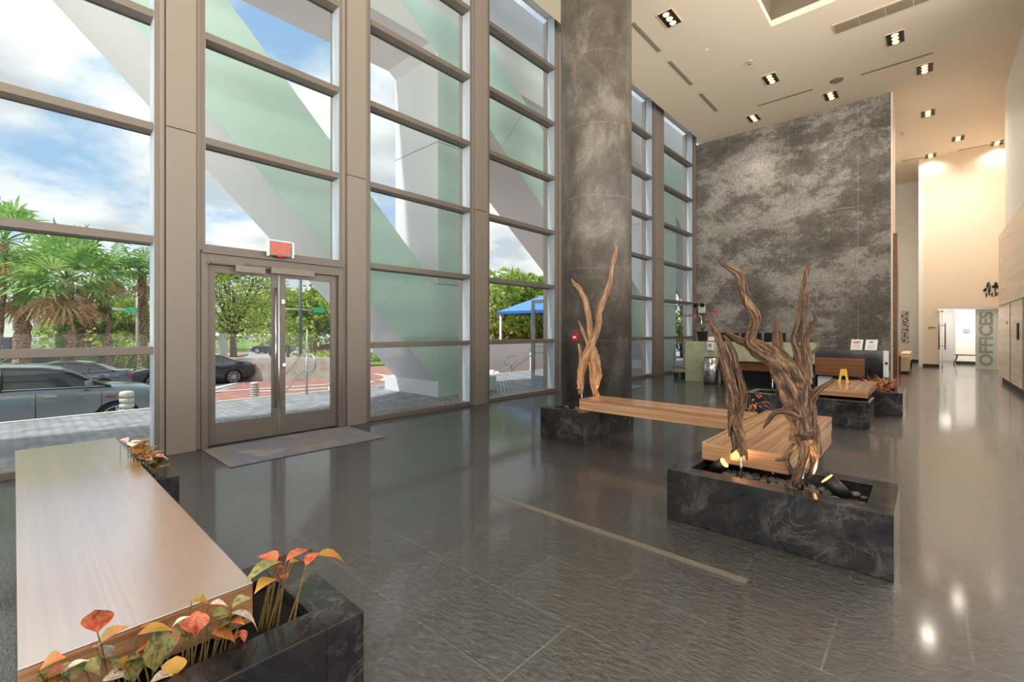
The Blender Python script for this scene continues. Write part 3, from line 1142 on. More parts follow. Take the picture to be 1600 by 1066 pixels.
# entrance mats
tag(MB().box(-6.74, -5.66, 1.60, 3.54, 0.0, 0.012).build('entrance_mat', m_mat, loc=(-6.2, 2.6, 0), bevel=0.003),
    'grey and blue woven mat inside the main entrance doors', 'mat')
tag(MB().box(-6.74, -5.68, 9.7, 11.62, 0.0, 0.012).build('entrance_mat', m_mat, loc=(-6.2, 10.6, 0), bevel=0.003),
    'dark mat half hidden behind the round column', 'mat')

# exit sign
t = thing('exit_sign', 'red lettered exit sign standing over the entrance doors', 'sign', (-6.74, 2.52, 2.55))
pa, pb = atX(421, 372, -6.72), atX(457, 396, -6.72)
MB().box(-6.76, -6.72, pa.y, pb.y, 2.56, 2.76).build('sign_housing', m_pier, t, bevel=0.004)
MB().box(-6.765, -6.715, pa.y - 0.02, pa.y, 2.55, 2.77).box(-6.765, -6.715, pb.y, pb.y + 0.02, 2.55, 2.77).box(-6.765, -6.715, pa.y, pb.y, 2.76, 2.775).build('sign_edge', m_white, t)


def text(body, name, mat, parent, loc, rot, size, extr=0.002, sx=1.0, label=None, font_w=0.0):
    cu = bpy.data.curves.new(name, 'FONT')
    cu.body = body
    cu.size = size
    cu.extrude = extr
    cu.offset = font_w
    cu.align_x = 'CENTER'
    cu.align_y = 'CENTER'
    cu.materials.append(mat)
    ob = bpy.data.objects.new(name, cu)
    COL.objects.link(ob)
    ob.rotation_euler = rot
    ob.scale = (sx, 1, 1)
    if parent:
        ob.parent = parent
        ob.location = Vector(loc) - ORG[parent.name]
    else:
        ob.location = loc
    dg = bpy.context.evaluated_depsgraph_get()
    dg.update()
    me = bpy.data.meshes.new_from_object(ob.evaluated_get(dg), depsgraph=dg)
    me.materials.clear()
    me.materials.append(mat)
    o2 = bpy.data.objects.new('tmp', me)
    o2.matrix_basis = ob.matrix_basis.copy()
    bpy.data.objects.remove(ob, do_unlink=True)
    o2.name = name
    COL.objects.link(o2)
    if parent:
        o2.parent = parent
    if label:
        o2['label'] = label
    return o2


m_exitred = M('lit_red_letters', (226, 52, 36), 0.4, emis=(255, 60, 40), estr=1.2)
text('EXIT', 'sign_letters', m_exitred, t, (-6.716, (pa.y + pb.y) / 2, 2.655), (R(90), 0, R(90)), 0.21, 0.002, 0.62, 'red letters', 0.003)
MB().cyl((-6.74, (pa.y + pb.y) / 2, 2.535), (-6.74, (pa.y + pb.y) / 2, 2.56), 0.05, n=14).build('sign_mount', m_red, t)

# ================================================================== PLANTS
def leaf(mb, base, tip, width, droop=0.15, cup=0.25, up=Vector((0, 0, 1)), n=6, mi=0):
    base, tip = Vector(base), Vector(tip)
    ax = tip - base
    L = ax.length
    ax.normalize()
    side = ax.cross(up)
    if side.length < 1e-3:
        side = ax.orthogonal()
    side.normalize()
    nrm = side.cross(ax).normalized()
    prof = [0.06, 0.72, 1.0, 0.93, 0.66, 0.30, 0.02]
    rows = []
    for i in range(7):
        t = i / 6
        c = base + ax * L * t + nrm * (math.sin(t * math.pi) * 0.10 * L - droop * L * t * t)
        w = width * 0.5 * prof[i]
        rows.append([c - side * w + nrm * cup * w, c - side * w * 0.5 + nrm * cup * w * 0.3, c, c + side * w * 0.5 + nrm * cup * w * 0.3, c + side * w + nrm * cup * w])
    k = len(mb.v)
    for r_ in rows:
        mb.v += [tuple(p) for p in r_]
    for i in range(6):
        for j in range(4):
            mb.f.append((k + i * 5 + j, k + i * 5 + j + 1, k + (i + 1) * 5 + j + 1, k + (i + 1) * 5 + j))
            mb.sm.append(True)
            mb.uv.append([(j / 4, i / 6), ((j + 1) / 4, i / 6), ((j + 1) / 4, (i + 1) / 6), (j / 4, (i + 1) / 6)])
            mb.mi.append(mi)


LEAFM = [m_leafGO, m_leafRed, m_leafGr, m_leafYe, m_leafDry]


def potted(name, label, base, stems, cat='plant'):
    """stems: list of (root, leaf_base, leaf_tip, width, mi, stem_radius)"""
    t = thing(name, label, cat, base)
    lb, sb = MB(), MB()
    for st in stems:
        root, b_, tp, w, mi, sr = st
        root, b_, tp = Vector(root), Vector(b_), Vector(tp)
        mid = (root + b_) / 2 + Vector((0, 0, 0.25 * (b_ - root).length * 0.5))
        sb.tube([root, mid, b_], [sr * 0.75, sr * 0.55, sr * 0.35], n=7, sub=5)
        leaf(lb, b_, tp, w, mi=mi)
    sb.build('stem', m_stem, t, weld='raw')
    lb.build('leaves', LEAFM, t, weld='raw')
    return t


def Pz(u, y, x):
    return atX(u, y, x)


# tall aglaonema at the right end of the nearest planter
rt = Vector((-1.90, 0.66, 0.34))
S = []
def st(u0, v0, u1, v1, x0, x1, w, mi, root, sr=0.006):
    S.append((root, atX(u0, v0, x0), atX(u1, v1, x1), w, mi, sr))
st(432, 880, 405, 866, -1.88, -1.93, 0.085, 1, rt + Vector((0.0, -0.02, 0)), 0.009)
st(440, 878, 379, 906, -1.86, -1.80, 0.07, 2, rt + Vector((0.0, 0.0, 0)), 0.008)
st(447, 877, 492, 857, -1.90, -1.96, 0.06, 1, rt + Vector((0.01, 0.02, 0)), 0.007)
st(464, 868, 487, 856, -1.96, -2.02, 0.06, 1, rt + Vector((-0.02, 0.03, 0)), 0.006)
st(452, 880, 480, 880, -1.86, -1.88, 0.05, 0, rt + Vector((0.03, 0.03, 0)), 0.006)
st(495, 868, 545, 877, -1.88, -1.84, 0.085, 0, rt + Vector((0.05, 0.06, 0)), 0.006)
st(478, 884, 500, 858, -1.85, -1.92, 0.05, 1, rt + Vector((0.08, 0.07, 0)), 0.006)
st(430, 905, 398, 922, -1.84, -1.80, 0.07, 3, rt + Vector((0.0, -0.03, 0)), 0.006)
st(425, 890, 442, 884, -1.85, -1.83, 0.05, 0, rt + Vector((0.0, 0.0, 0)), 0.005)
st(447, 905, 438, 898, -1.87, -1.90, 0.04, 1, rt + Vector((0.02, 0.0, 0)), 0.005)
potted('aglaonema_plant', 'tall leggy aglaonema with reddish leaves at the corner of the nearest planter', rt, S)

# sprawling foliage along the bench end
S = []
rr = random.Random(5)
def root_at(yv):
    return Vector((-1.84 + rr.uniform(-0.0, 0.02), yv, 0.34))
def st2(u0, v0, u1, v1, w, mi, yv, x0=-1.80, x1=-1.78, sr=0.005):
    S.append((root_at(yv), atX(u0, v0, x0), atX(u1, v1, x1), w, mi, sr))
st2(152, 988, 150, 948, 0.075, 1, 0.20)
st2(150, 1015, 198, 975, 0.085, 0, 0.21)
st2(60, 1050, 100, 1024, 0.09, 0, 0.10)
st2(72, 1058, 106, 1040, 0.05, 1, 0.08)
st2(98, 1052, 138, 1028, 0.035, 4, 0.12)
st2(215, 992, 275, 980, 0.06, 0, 0.24)
st2(240, 985, 250, 1050, 0.13, 2, 0.30)
st2(200, 1030, 215, 1064, 0.10, 2, 0.24)
st2(276, 1025, 272, 1058, 0.07, 3, 0.34)
st2(160, 1064, 204, 1052, 0.06, 4, 0.2)
st2(268, 982, 296, 960, 0.03, 4, 0.33)
st2(308, 955, 305, 994, 0.085, 1, 0.38)
st2(300, 938, 328, 941, 0.05, 0, 0.37)
st2(328, 944, 357, 944, 0.035, 4, 0.40)
st2(330, 962, 360, 958, 0.055, 2, 0.42)
st2(330, 990, 372, 1000, 0.11, 0, 0.44)
st2(362, 958, 410, 982, 0.06, 4, 0.50)
st2(362, 950, 392, 932, 0.07, 2, 0.50)
st2(376, 985, 384, 1004, 0.03, 1, 0.52)
st2(120, 1060, 128, 1030, 0.05, 2, 0.15)
st2(235, 1066, 270, 1052, 0.05, 4, 0.3)
st2(180, 1050, 160, 1020, 0.05, 2, 0.2)
for k in range(22):
    f_ = rr.uniform(0, 1)
    u_ = 70 + 320 * f_
    y_ = 1058 - 92 * f_ + rr.uniform(-14, 22)
    if y_ > 1075:
        continue
    st2(u_, y_, u_ + rr.uniform(-34, 34), y_ + rr.uniform(-26, 14), rr.uniform(0.04, 0.075), rr.choice((0, 0, 2, 2, 1, 4)), 0.10 + 0.42 * f_, -1.86 + rr.uniform(0, .07), -1.84 + rr.uniform(0, 0.08))
potted('aglaonema_plant', 'sprawling aglaonema with dull green and pink leaves along the near bench end', (-1.84, 0.3, 0.34), S)

# plant in the far planter by the window: (-4.2..-4.9, .6-.85)
S = []
rr = random.Random(11)
tips = [((188, 687), (200, 692), 4), ((208, 700), (228, 684), 1), ((212, 706), (238, 690), 0), ((222, 700), (240, 682), 0), ((228, 708), (248, 694), 2),
        ((222, 712), (236, 700), 1), ((232, 716), (256, 702), 0), ((236, 720), (258, 708), 1), ((222, 718), (240, 712), 1), ((238, 724), (262, 718), 2),
        ((236, 728), (248, 722), 1), ((232, 726), (244, 732), 0), ((240, 714), (264, 716), 4), ((206, 698), (216, 690), 4), ((215, 694), (226, 688), 2), ((226, 722), (238, 718), 4)]
for k in range(26):
    f_ = k / 25.0
    u_ = 200 + 52 * f_ + rr.uniform(-8, 10)
    y_ = 694 + 34 * f_ + rr.uniform(-8, 6)
    tips.append(((u_, y_ + 6), (u_ + rr.uniform(-14, 16), y_ - rr.uniform(-4, 10)), rr.choice((0, 0, 1, 2, 4))))
for (a_, b_, mi) in tips:
    xx = -4.32 + rr.uniform(-0.25, 0.05)
    A_ = atX(a_[0], a_[1], xx)
    B_ = atX(b_[0], b_[1], xx + rr.uniform(-0.05, 0.05))
    S.append((Vector((min(-4.36, xx), min(A_.y, 0.70), 0.35)), A_, B_, rr.uniform(0.07, 0.12), mi, 0.004))
potted('aglaonema_plant', 'low red and green leaved plant beside the window end of the long bench', (-4.5, 0.7, 0.36), S)

# red leaved pot plant behind the wide bench
t = thing('pot_plant', 'red leaved pot plant low behind the wide bench', 'plant', (-1.75, 6.6, 0))
MB().lathe((-1.75, 6.6, 0), [(0.10, 0), (0.14, 0.28), (0.15, 0.30), (0.13, 0.30)], n=24).build('pot', m_black, t)
lb, sb = MB(), MB()
rr = random.Random(3)
for i in range(34):
    a_ = rr.uniform(0, 2 * math.pi)
    h = rr.uniform(0.42, 0.68)
    r_ = rr.uniform(0.02, 0.22)
    p = Vector((-1.75 + r_ * math.cos(a_), 6.6 + r_ * math.sin(a_), h))
    q = p + Vector((math.cos(a_), math.sin(a_), rr.uniform(-0.3, 0.5))) * 0.12
    leaf(lb, p, q, 0.035, mi=1 if i % 3 else 0)
    if i % 3 == 0:
        sb.tube([(-1.75, 6.6, 0.26), (p + Vector((-1.75, 6.6, 0.3))) / 2, p], 0.004, n=5)
sb.build('stem', m_stem, t, weld='raw')
lb.build('leaves', LEAFM, t, weld='raw')

# dry bromeliads in planter 4
m_dry = leaf_mat('dry_bromeliad_leaf', [(110, 84, 46), (176, 130, 76), (196, 92, 60), (150, 140, 70)], 12)
rr = random.Random(8)
for i, (bx, by) in enumerate([(-0.82, 10.95), (-0.68, 11.15), (-0.62, 11.5), (-0.84, 11.4), (-0.6, 11.75), (-0.85, 11.8)]):
    t = thing('bromeliad', 'dry reddish brown bromeliad in the aisle planter', 'plant', (bx, by, 0.30), 'bromeliads in the aisle planter')
    lb = MB()
    for k in range(26):
        a_ = rr.uniform(0, 2 * math.pi)
        el = rr.uniform(0.25, 1.2)
        L = rr.uniform(0.22, 0.42)
        d = Vector((math.cos(a_) * math.cos(el), math.sin(a_) * math.cos(el), math.sin(el)))
        leaf(lb, Vector((bx, by, 0.32)), Vector((bx, by, 0.34)) + d * L, 0.035, droop=0.35)
    lb.build('leaves', m_dry, t, weld='raw')

# ================================================================== DRIFTWOOD
def branch(mb, pts, Y, seed, n=20, ridge=0.14, sub=5, gn=0.10, rs=0.80):
    n = int(n * 1.5)
    sub = sub + 3
    """pts: (u, y, r_px[, dY]) along the branch, stood at distance Y"""
    P, Q = [], []
    rnd = random.Random(seed)
    for p in pts:
        dy = p[3] if len(p) > 3 else 0.0
        w = atY(p[0], p[1], Y + dy)
        P.append(w)
        Q.append(p[2] * rs * depth(w) / 711.0)
    mb.tube(P, Q, n=n, ridge=ridge, seed=seed, sub=sub, gnarl=gn, twist=2.2)


# --- big driftwood in the front planter
t = thing('driftwood_sculpture', 'tall twisted driftwood with many upright branches on the front planter', 'driftwood', (-0.69, 3.9, 0.30))
D = 3.92
mb = MB()
branch(mb, [(1255, 700, 11), (1253, 688, 16), (1250, 668, 18), (1246, 645, 19), (1240, 614, 21), (1230, 588, 22), (1217, 568, 20), (1203, 554, 17), (1188, 544, 14), (1174, 537, 11)], D, 1, 30, 0.16, 6)
branch(mb, [(1215, 572, 10), (1200, 562, 10), (1183, 549, 10), (1172, 535, 10.5), (1176, 518, 10), (1180, 505, 9.5), (1178, 492, 9.2), (1168, 473, 8.5), (1161, 450, 8), (1158, 436, 7.5), (1150, 425, 7), (1140, 419, 6), (1131, 413, 4.5), (1127, 408, 3), (1132, 403, 0.8)], D - 0.03, 2, 22)
branch(mb, [(1185, 546, 9), (1168, 538, 8), (1152, 531, 6.5), (1141, 523, 5), (1131, 515, 2.5)], D + 0.05, 3, 18)
# second, darker stem hugging the trunk on the right
branch(mb, [(1262, 690, 12), (1264, 660, 14), (1262, 628, 13), (1252, 600, 12), (1240, 578, 11), (1222, 556, 9), (1208, 546, 6)], D + 0.08, 4, 20)
# upright group behind
branch(mb, [(1252, 640, 9, .1), (1256, 610, 11, .1), (1256, 590, 11, .1), (1252, 570, 9, .1), (1247, 552, 7, .1), (1241, 530, 5.5, .1), (1246, 508, 5.5, .1), (1250, 482, 4.6, .1), (1255, 456, 5, .1), (1261, 424, 4.2, .12), (1265, 405, 1.2, .14)], D, 5, 16)
branch(mb, [(1262, 600, 9, .12), (1261, 575, 8, .12), (1257, 550, 6, .12), (1254, 520, 4.2, .1), (1257, 498, 3.4, .1), (1262, 474, 3, .1), (1263, 458, 1.2, .1)], D, 6, 14)
branch(mb, [(1264, 590, 8, .14), (1262, 560, 7, .14), (1260, 535, 5.5, .16), (1267, 514, 4, .18), (1274, 501, 3.4, .18), (1272, 493, 1.6, .18), (1269, 488, 0.6, .18)], D, 7, 14)
branch(mb, [(1246, 590, 6, .12), (1240, 575, 5.5, .12), (1245, 556, 5, .12), (1252, 540, 4, .12)], D, 27, 12)
branch(mb, [(1262, 555, 4, .14), (1274, 548, 3.2, .16), (1288, 537, 1, .2)], D, 8, 10)
branch(mb, [(1216, 560, 6, .08), (1211, 534, 5.2, .1), (1212, 515, 4.2, .1), (1214, 497, 2, .1)], D, 9, 14)
branch(mb, [(1222, 560, 6, .1), (1219, 535, 4.6, .12), (1218, 517, 2.6, .12)], D, 10, 12)
# right lower limb
branch(mb, [(1274, 700, 8, .08), (1272, 672, 9, .08), (1267, 645, 10, .08), (1266, 628, 9, .08), (1276, 612, 6.5, .08), (1290, 602, 4, .1), (1305, 592, 1.6, .12)], D, 11, 16, 0.2)
# left arm
branch(mb, [(1246, 652, 9, -.05), (1232, 645, 6.5, -.08), (1216, 644, 5.8, -.1), (1205, 651, 5.2, -.12), (1198, 662, 3.2, -.13), (1192, 670, 0.8, -.14)], D, 12, 14)
# roots
branch(mb, [(1254, 690, 12, -.04), (1257, 706, 9, -.06), (1254, 722, 8, -.07), (1248, 738, 7, -.08), (1243, 752, 5.5, -.1), (1241, 761, 3, -.1)], D, 13, 16, 0.2)
branch(mb, [(1246, 694, 8, 0), (1236, 702, 5.5, 0), (1229, 715, 5, 0), (1233, 730, 4.5, 0), (1240, 741, 4, 0), (1246, 750, 2.6, 0)], D, 14, 14)
branch(mb, [(1231, 712, 5, 0), (1222, 718, 3.6, -.02), (1211, 719, 0.8, -.05)], D, 15, 12)
branch(mb, [(1264, 694, 9, .02), (1271, 710, 7, .03), (1272, 724, 6, .02), (1268, 738, 4.5, 0), (1262, 747, 2.6, 0)], D, 16, 14, 0.2)
branch(mb, [(1272, 690, 9, .08), (1277, 702, 7, .08), (1279, 712, 3, .08)], D, 17, 12)
branch(mb, [(1240, 686, 6, -.02), (1250, 682, 9, -.05), (1262, 684, 9, -.03), (1270, 688, 6, 0)], D, 18, 16, 0.35, 5, 0.4)
branch(mb, [(1237, 672, 3, -.02), (1243, 660, 4, -.03), (1250, 652, 3, -.05)], D, 28, 12, 0.35, 5, 0.4)
mb.build('driftwood_body', m_drift, t, weld='raw')
pr = atY(1254, 752, D)
MB().cyl((pr.x, D, 0.30), (pr.x, D, pr.z + 0.12), 0.012, n=12).build('support_rod', m_steel, t)

t = thing('driftwood_sculpture', 'slim upright driftwood on a rod at the left of the front planter', 'driftwood', (-1.15, 3.82, 0.30))
D = 3.82
mb = MB()
branch(mb, [(1160, 712, 5), (1156, 696, 9), (1153, 680, 11), (1148, 660, 11), (1147, 640, 10), (1144, 620, 11), (1140, 598, 10.5), (1135, 575, 9.5), (1130, 552, 8), (1124, 533, 6), (1116, 514, 4.5), (1109, 498, 3.2), (1104, 487, 1.2)], D, 21, 22, 0.2, 6)
branch(mb, [(1158, 690, 6, .03), (1152, 668, 8, .03), (1154, 650, 8, .03), (1161, 630, 6.5, .03), (1162, 608, 6, .03), (1156, 588, 6, .03), (1150, 570, 5.5, .02), (1146, 552, 5, .02), (1138, 535, 4, .02), (1131, 524, 2, .02)], D, 22, 16, 0.2)
branch(mb, [(1150, 668, 6, -.02), (1146, 684, 5, -.02), (1148, 700, 3.6, -.02), (1142, 708, 1.2, -.02)], D, 23, 12)
branch(mb, [(1144, 648, 6, -.03), (1141, 662, 4, -.04), (1140, 682, 1.4, -.04)], D, 24, 10)
branch(mb, [(1160, 696, 6), (1165, 708, 4), (1167, 720, 1.4)], D, 25, 10)
mb.build('driftwood_body', m_drift, t, weld='raw')
pr = atY(1158, 712, D)
MB().cyl((pr.x, D, 0.30), (pr.x, D, pr.z + 0.04), 0.010, n=12).build('support_rod', m_steel, t)

# --- pale driftwood in front of the column
t = thing('driftwood_sculpture', 'pale forked driftwood standing before the round column', 'driftwood', (-3.9, 6.15, 0.30))
D = 6.12
mb = MB()
branch(mb, [(906.6, 616, 4), (907.5, 600, 5.5), (909.5, 582, 6), (914, 562, 7), (922, 542, 7.5), (930, 525, 6.5), (935, 508, 6), (936.5, 489, 5.5), (944, 466, 5.2), (953, 441, 4.2), (956, 418, 3.8), (961, 400, 3.2), (963, 388, 2.2), (961, 381, 1.2)], D, 31, 18, 0.1)
branch(mb, [(961, 392, 1.6), (967, 386, 1)], D, 32, 8)
branch(mb, [(926, 545, 5, .06), (922, 520, 5, .06), (920, 496, 5.2, .06), (914, 470, 5, .06), (905, 451, 4.4, .06), (897, 443, 3, .06), (893, 436, 1.2, .06)], D, 33, 16)
branch(mb, [(934, 618, 3, .05), (930, 606, 5, .05), (931, 590, 9, .05), (930, 570, 9, .05), (927, 552, 7, .05), (924, 538, 5, .05)], D, 34, 18, 0.25)
branch(mb, [(929, 618, 3, .03), (926, 604, 4, .03), (924, 585, 4, .04), (922, 565, 4, .04)], D, 38, 12)
branch(mb, [(919, 538, 3.4, .03), (912, 520, 3, .03), (904, 501, 1, .03)], D, 35, 10)
branch(mb, [(906, 608, 4, -.03), (905, 588, 3.8, -.03), (908, 560, 3.8, -.03), (904, 538, 2.6, -.03)], D, 36, 10, 0.25)
mb.build('driftwood_body', m_driftP, t, weld='raw')
pr = atY(909, 615, D)
MB().cyl((pr.x, D, 0.30), (pr.x, D, pr.z + 0.03), 0.010, n=10).build('support_rod', m_steel, t)

# --- small driftwood in the far planter
t = thing('driftwood_sculpture', 'small driftwood scrap on a rod in the low far planter', 'driftwood', (-2.0, 9.25, 0.30))
D = 9.25
mb = MB()
branch(mb, [(1208, 597, 2), (1213, 597, 4), (1219, 601, 5), (1217, 608, 4), (1213, 614, 2.4), (1210, 619, 1)], D, 41, 10)
branch(mb, [(1219, 600, 4), (1224, 594, 3), (1230, 590, 1.2)], D, 42, 10)
mb.build('driftwood_body', m_drift, t, weld='raw')
pr = atY(1207, 590, D)
MB().cyl((pr.x, D, 0.30), (pr.x, D, pr.z), 0.012, n=8).build('support_rod', m_steel, t)

# ---------------------------------------------------------------- stones
def stone_mesh(seed):
    bm = bmesh.new()
    bmesh.ops.create_icosphere(bm, subdivisions=3, radius=1)
    for v in bm.verts:
        n = noise.noise(v.co * 0.9 + Vector((seed * 3.7, 0, 0)))
        v.co *= 1 + 0.16 * n
    me = bpy.data.meshes.new('river_stone')
    bm.to_mesh(me)
    bm.free()
    for p in me.polygons:
        p.use_smooth = True
    me.materials.append(m_stone)
    return me


SM = [stone_mesh(i) for i in range(5)]
rr = random.Random(42)
placed = []


def stones(n, x0, x1, y0, y1, z, label, group, smin=0.024, smax=0.05, avoid=()):
    k = 0
    tries = 0
    loc = []
    while k < n and tries < n * 60:
        tries += 1
        a_ = rr.uniform(smin, smax)
        x, y = rr.uniform(x0 + a_, x1 - a_), rr.uniform(y0 + a_, y1 - a_)
        if any((x - q[0]) ** 2 + (y - q[1]) ** 2 < (0.82 * (a_ + q[2])) ** 2 for q in loc):
            continue
        if any((x - q[0]) ** 2 + (y - q[1]) ** 2 < (a_ + q[2]) ** 2 for q in avoid):
            continue
        loc.append((x, y, a_))
        o = bpy.data.objects.new('river_stone', SM[k % 5])
        COL.objects.link(o)
        o.location = (x, y, z + a_ * 0.55)
        o.scale = (a_ * rr.uniform(0.85, 1.15), a_ * rr.uniform(0.75, 0.95), a_ * rr.uniform(0.55, 0.72))
        o.rotation_euler = (rr.uniform(-0.2, 0.2), rr.uniform(-0.2, 0.2), rr.uniform(0, 6.28))
        tag(o, label, 'stone', group)
        k += 1


stones(120, -1.40, -0.30, 3.69, 4.14, 0.30, 'smooth grey river stone in the front marble planter', 'river stones in the front planter',
       avoid=[(-1.36, 3.98, 0.07), (-0.42, 3.98, 0.08), (-1.12, 3.82, 0.015), (-0.69, 3.92, 0.02)])
stones(26, -4.0, -3.56, 5.30, 5.95, 0.30, 'dark river stone in the planter by the column', 'river stones in the column planter', 0.03, 0.05, avoid=[(-3.93, 5.36, 0.09)])


# planter spotlights
def spot_can(loc, direction, label, L=0.13, r=0.045, energy=14, size=R(70)):
    loc = Vector(loc)
    d = Vector(direction).normalized()
    t = thing('planter_spotlight', label, 'spotlight', loc, 'planter spotlights')
    MB().cyl(loc, loc + d * L, r, n=28).build('lamp_body', m_black, t)
    MB().cyl(loc + d * (L + 0.001), loc + d * (L + 0.004), r * 0.92, n=28).build('lamp_lens', m_lens, t)
    MB().cyl((loc.x, loc.y, 0.29), loc + d * 0.03, 0.012, n=10).build('lamp_stake', m_black, t)
    ld = bpy.data.lights.new('planter_spotlight_beam', 'SPOT')
    ld.energy = energy
    ld.spot_size = size
    ld.spot_blend = 0.7
    ld.shadow_soft_size = 0.03
    ld.color = (1.0, 0.66, 0.34)
    lo = bpy.data.objects.new('lamp_beam', ld)
    COL.objects.link(lo)
    lo.parent = t
    lo.location = d * (L + 0.02)
    lo.rotation_euler = d.to_track_quat('-Z', 'Y').to_euler()
    return t


m_lens = M('warm_lit_lens', (255, 214, 160), 0.3, emis=(255, 200, 130), estr=0.6)
p1 = atZ(1108, 738, 0.33)
spot_can((-1.345, 3.985, 0.33), (0.75, -0.15, 0.62), 'black spotlight at the left end of the front planter')
spot_can((-0.42, 3.94, 0.33), (-0.72, -0.05, 0.72), 'black spotlight at the right end of the front planter', 0.16, 0.05)
t = spot_can((-3.92, 5.42, 0.33), (0.05, 0.75, 0.66), 'small spotlight in the planter by the column', 0.08, 0.035, 7)
spot_can((-3.60, 6.30, 0.33), (-0.75, -0.35, 0.9), 'hidden spotlight behind the slim bench end', 0.06, 0.03, 8)
spot_can((-0.95, 4.20, 0.31), (0.55, -0.5, 1.1), 'small spotlight tucked behind the big driftwood', 0.05, 0.025, 34)

# fire alarm on the column
pa = Vector((colx, coly, 0)) + Vector((-0.30, -0.955, 0)).normalized() * (colr)
p = atY(900, 527, pa.y)
t = thing('fire_alarm', 'small red fire alarm on the round column', 'fire alarm', (p.x, pa.y, p.z))
# find point on the column surface along the sight line
dx, dy, dz = ray(900, 527)
A_ = dx * dx + dy * dy
B_ = -2 * (dx * colx + dy * coly)
C_ = colx ** 2 + coly ** 2 - colr ** 2
tt = (-B_ - math.sqrt(B_ * B_ - 4 * A_ * C_)) / (2 * A_)
hp = Vector((dx * tt, dy * tt, EYE + dz * tt))
nn = Vector((hp.x - colx, hp.y - coly, 0)).normalized()
tn = Vector((-nn.y, nn.x, 0))
t.location = hp
ORG[t.name] = hp
MB().obox(hp + nn * 0.02, tn, nn, (0, 0, 1), 0.06, 0.025, 0.065).build('alarm_box', m_red, t, bevel=0.006)
MB().obox(hp + nn * 0.048, tn, nn, (0, 0, 1), 0.028, 0.004, 0.016).build('strobe', m_whitepl, t)

# ================================================================== RECEPTION
t = thing('reception_desk', 'pale green granite reception desk with a wood faced recess', 'desk', (-3.8, 14.1, 0))
MB().box(-5.46, -4.55, 13.80, 14.45, 0, 1.20).box(-4.55, -2.13, 13.80, 14.45, 0.66, 1.20).build('granite_body', m_granite, t, bevel=0.004)
MB().box(-4.55, -2.13, 13.95, 14.40, 0.40, 0.66).build('wood_panel', m_woodPanel, t)
MB().box(-4.55, -2.13, 14.2, 14.40, 0.0, 0.40).build('recess_back', m_blackgloss, t)
MB().box(-2.23, -2.13, 13.9, 14.45, 0, 0.66).build('end_leg', m_blackgloss, t)
t = thing('concierge_desk', 'black marble desk with a wood front panel and two notices on top', 'desk', (-1.4, 14.1, 0))
MB().box(-2.12, -0.78, 13.80, 14.45, 0.82, 1.05).box(-1.12, -0.78, 13.80, 14.45, 0.0, 0.82).build('marble_body', m_marble, t, bevel=0.004)
MB().box(-2.12, -1.12, 13.76, 14.40, 0.40, 0.84).build('wood_panel', m_woodPanel, t)
MB().box(-2.12, -1.12, 14.3, 14.40, 0.0, 0.40).build('recess_back', m_blackgloss, t)
MB().box(-0.78, -0.68, 13.82, 13.88, 0.42, 1.04).build('side_post', m_whitepl, t, bevel=0.005)
MB().box(-0.74, -0.70, 13.79, 13.82, 0.72, 0.78).build('latch', m_black, t)
tag(MB().box(-2.10, -1.80, 13.95, 14.25, 0.0, 0.36).build('white_box', m_white, loc=(-1.95, 14.1, 0), bevel=0.01), 'white box on the floor under the concierge desk', 'box')
# notices
for (x0, lab, cc) in ((-1.41, 'white notice with red heading on the black desk', (200, 40, 40)), (-1.13, 'white notice with blue emblem on the black desk, right one', (60, 130, 200))):
    t = thing('desk_notice', lab, 'sign', (x0 + 0.11, 13.9, 1.05))
    b = MB()
    b.hexa([(x0, 13.86, 1.05), (x0 + 0.23, 13.86, 1.05), (x0 + 0.23, 13.872, 1.05), (x0, 13.872, 1.05)],
           [(x0 + 0.02, 13.94, 1.30), (x0 + 0.25, 13.94, 1.30), (x0 + 0.25, 13.952, 1.30), (x0 + 0.02, 13.952, 1.30)])
    b.build('notice_card', m_white, t)
    mk = M('notice_ink', cc, 0.6)
    b = MB()
    def onc(px, pz, w, h):
        fz = lambda z: 13.86 + (z - 1.05) / 0.25 * 0.08 - 0.003
        b.hexa([(x0 + px, fz(pz), pz), (x0 + px + w, fz(pz), pz), (x0 + px + w, fz(pz) + .002, pz), (x0 + px, fz(pz) + .002, pz)],
               [(x0 + px, fz(pz + h), pz + h), (x0 + px + w, fz(pz + h), pz + h), (x0 + px + w, fz(pz + h) + .002, pz + h), (x0 + px, fz(pz + h) + .002, pz + h)])
    if cc[0] > 100:
        onc(0.04, 1.235, 0.16, 0.022); onc(0.06, 1.205, 0.12, 0.014)
    else:
        onc(0.09, 1.225, 0.07, 0.035)
    b.build('notice_print', mk, t)
    b = MB()
    for k in range(4):
        onc(0.04, 1.165 - k * 0.025, 0.15, 0.006)
    b.build('notice_lines', M('faint_ink', (170, 172, 178), 0.7), t)

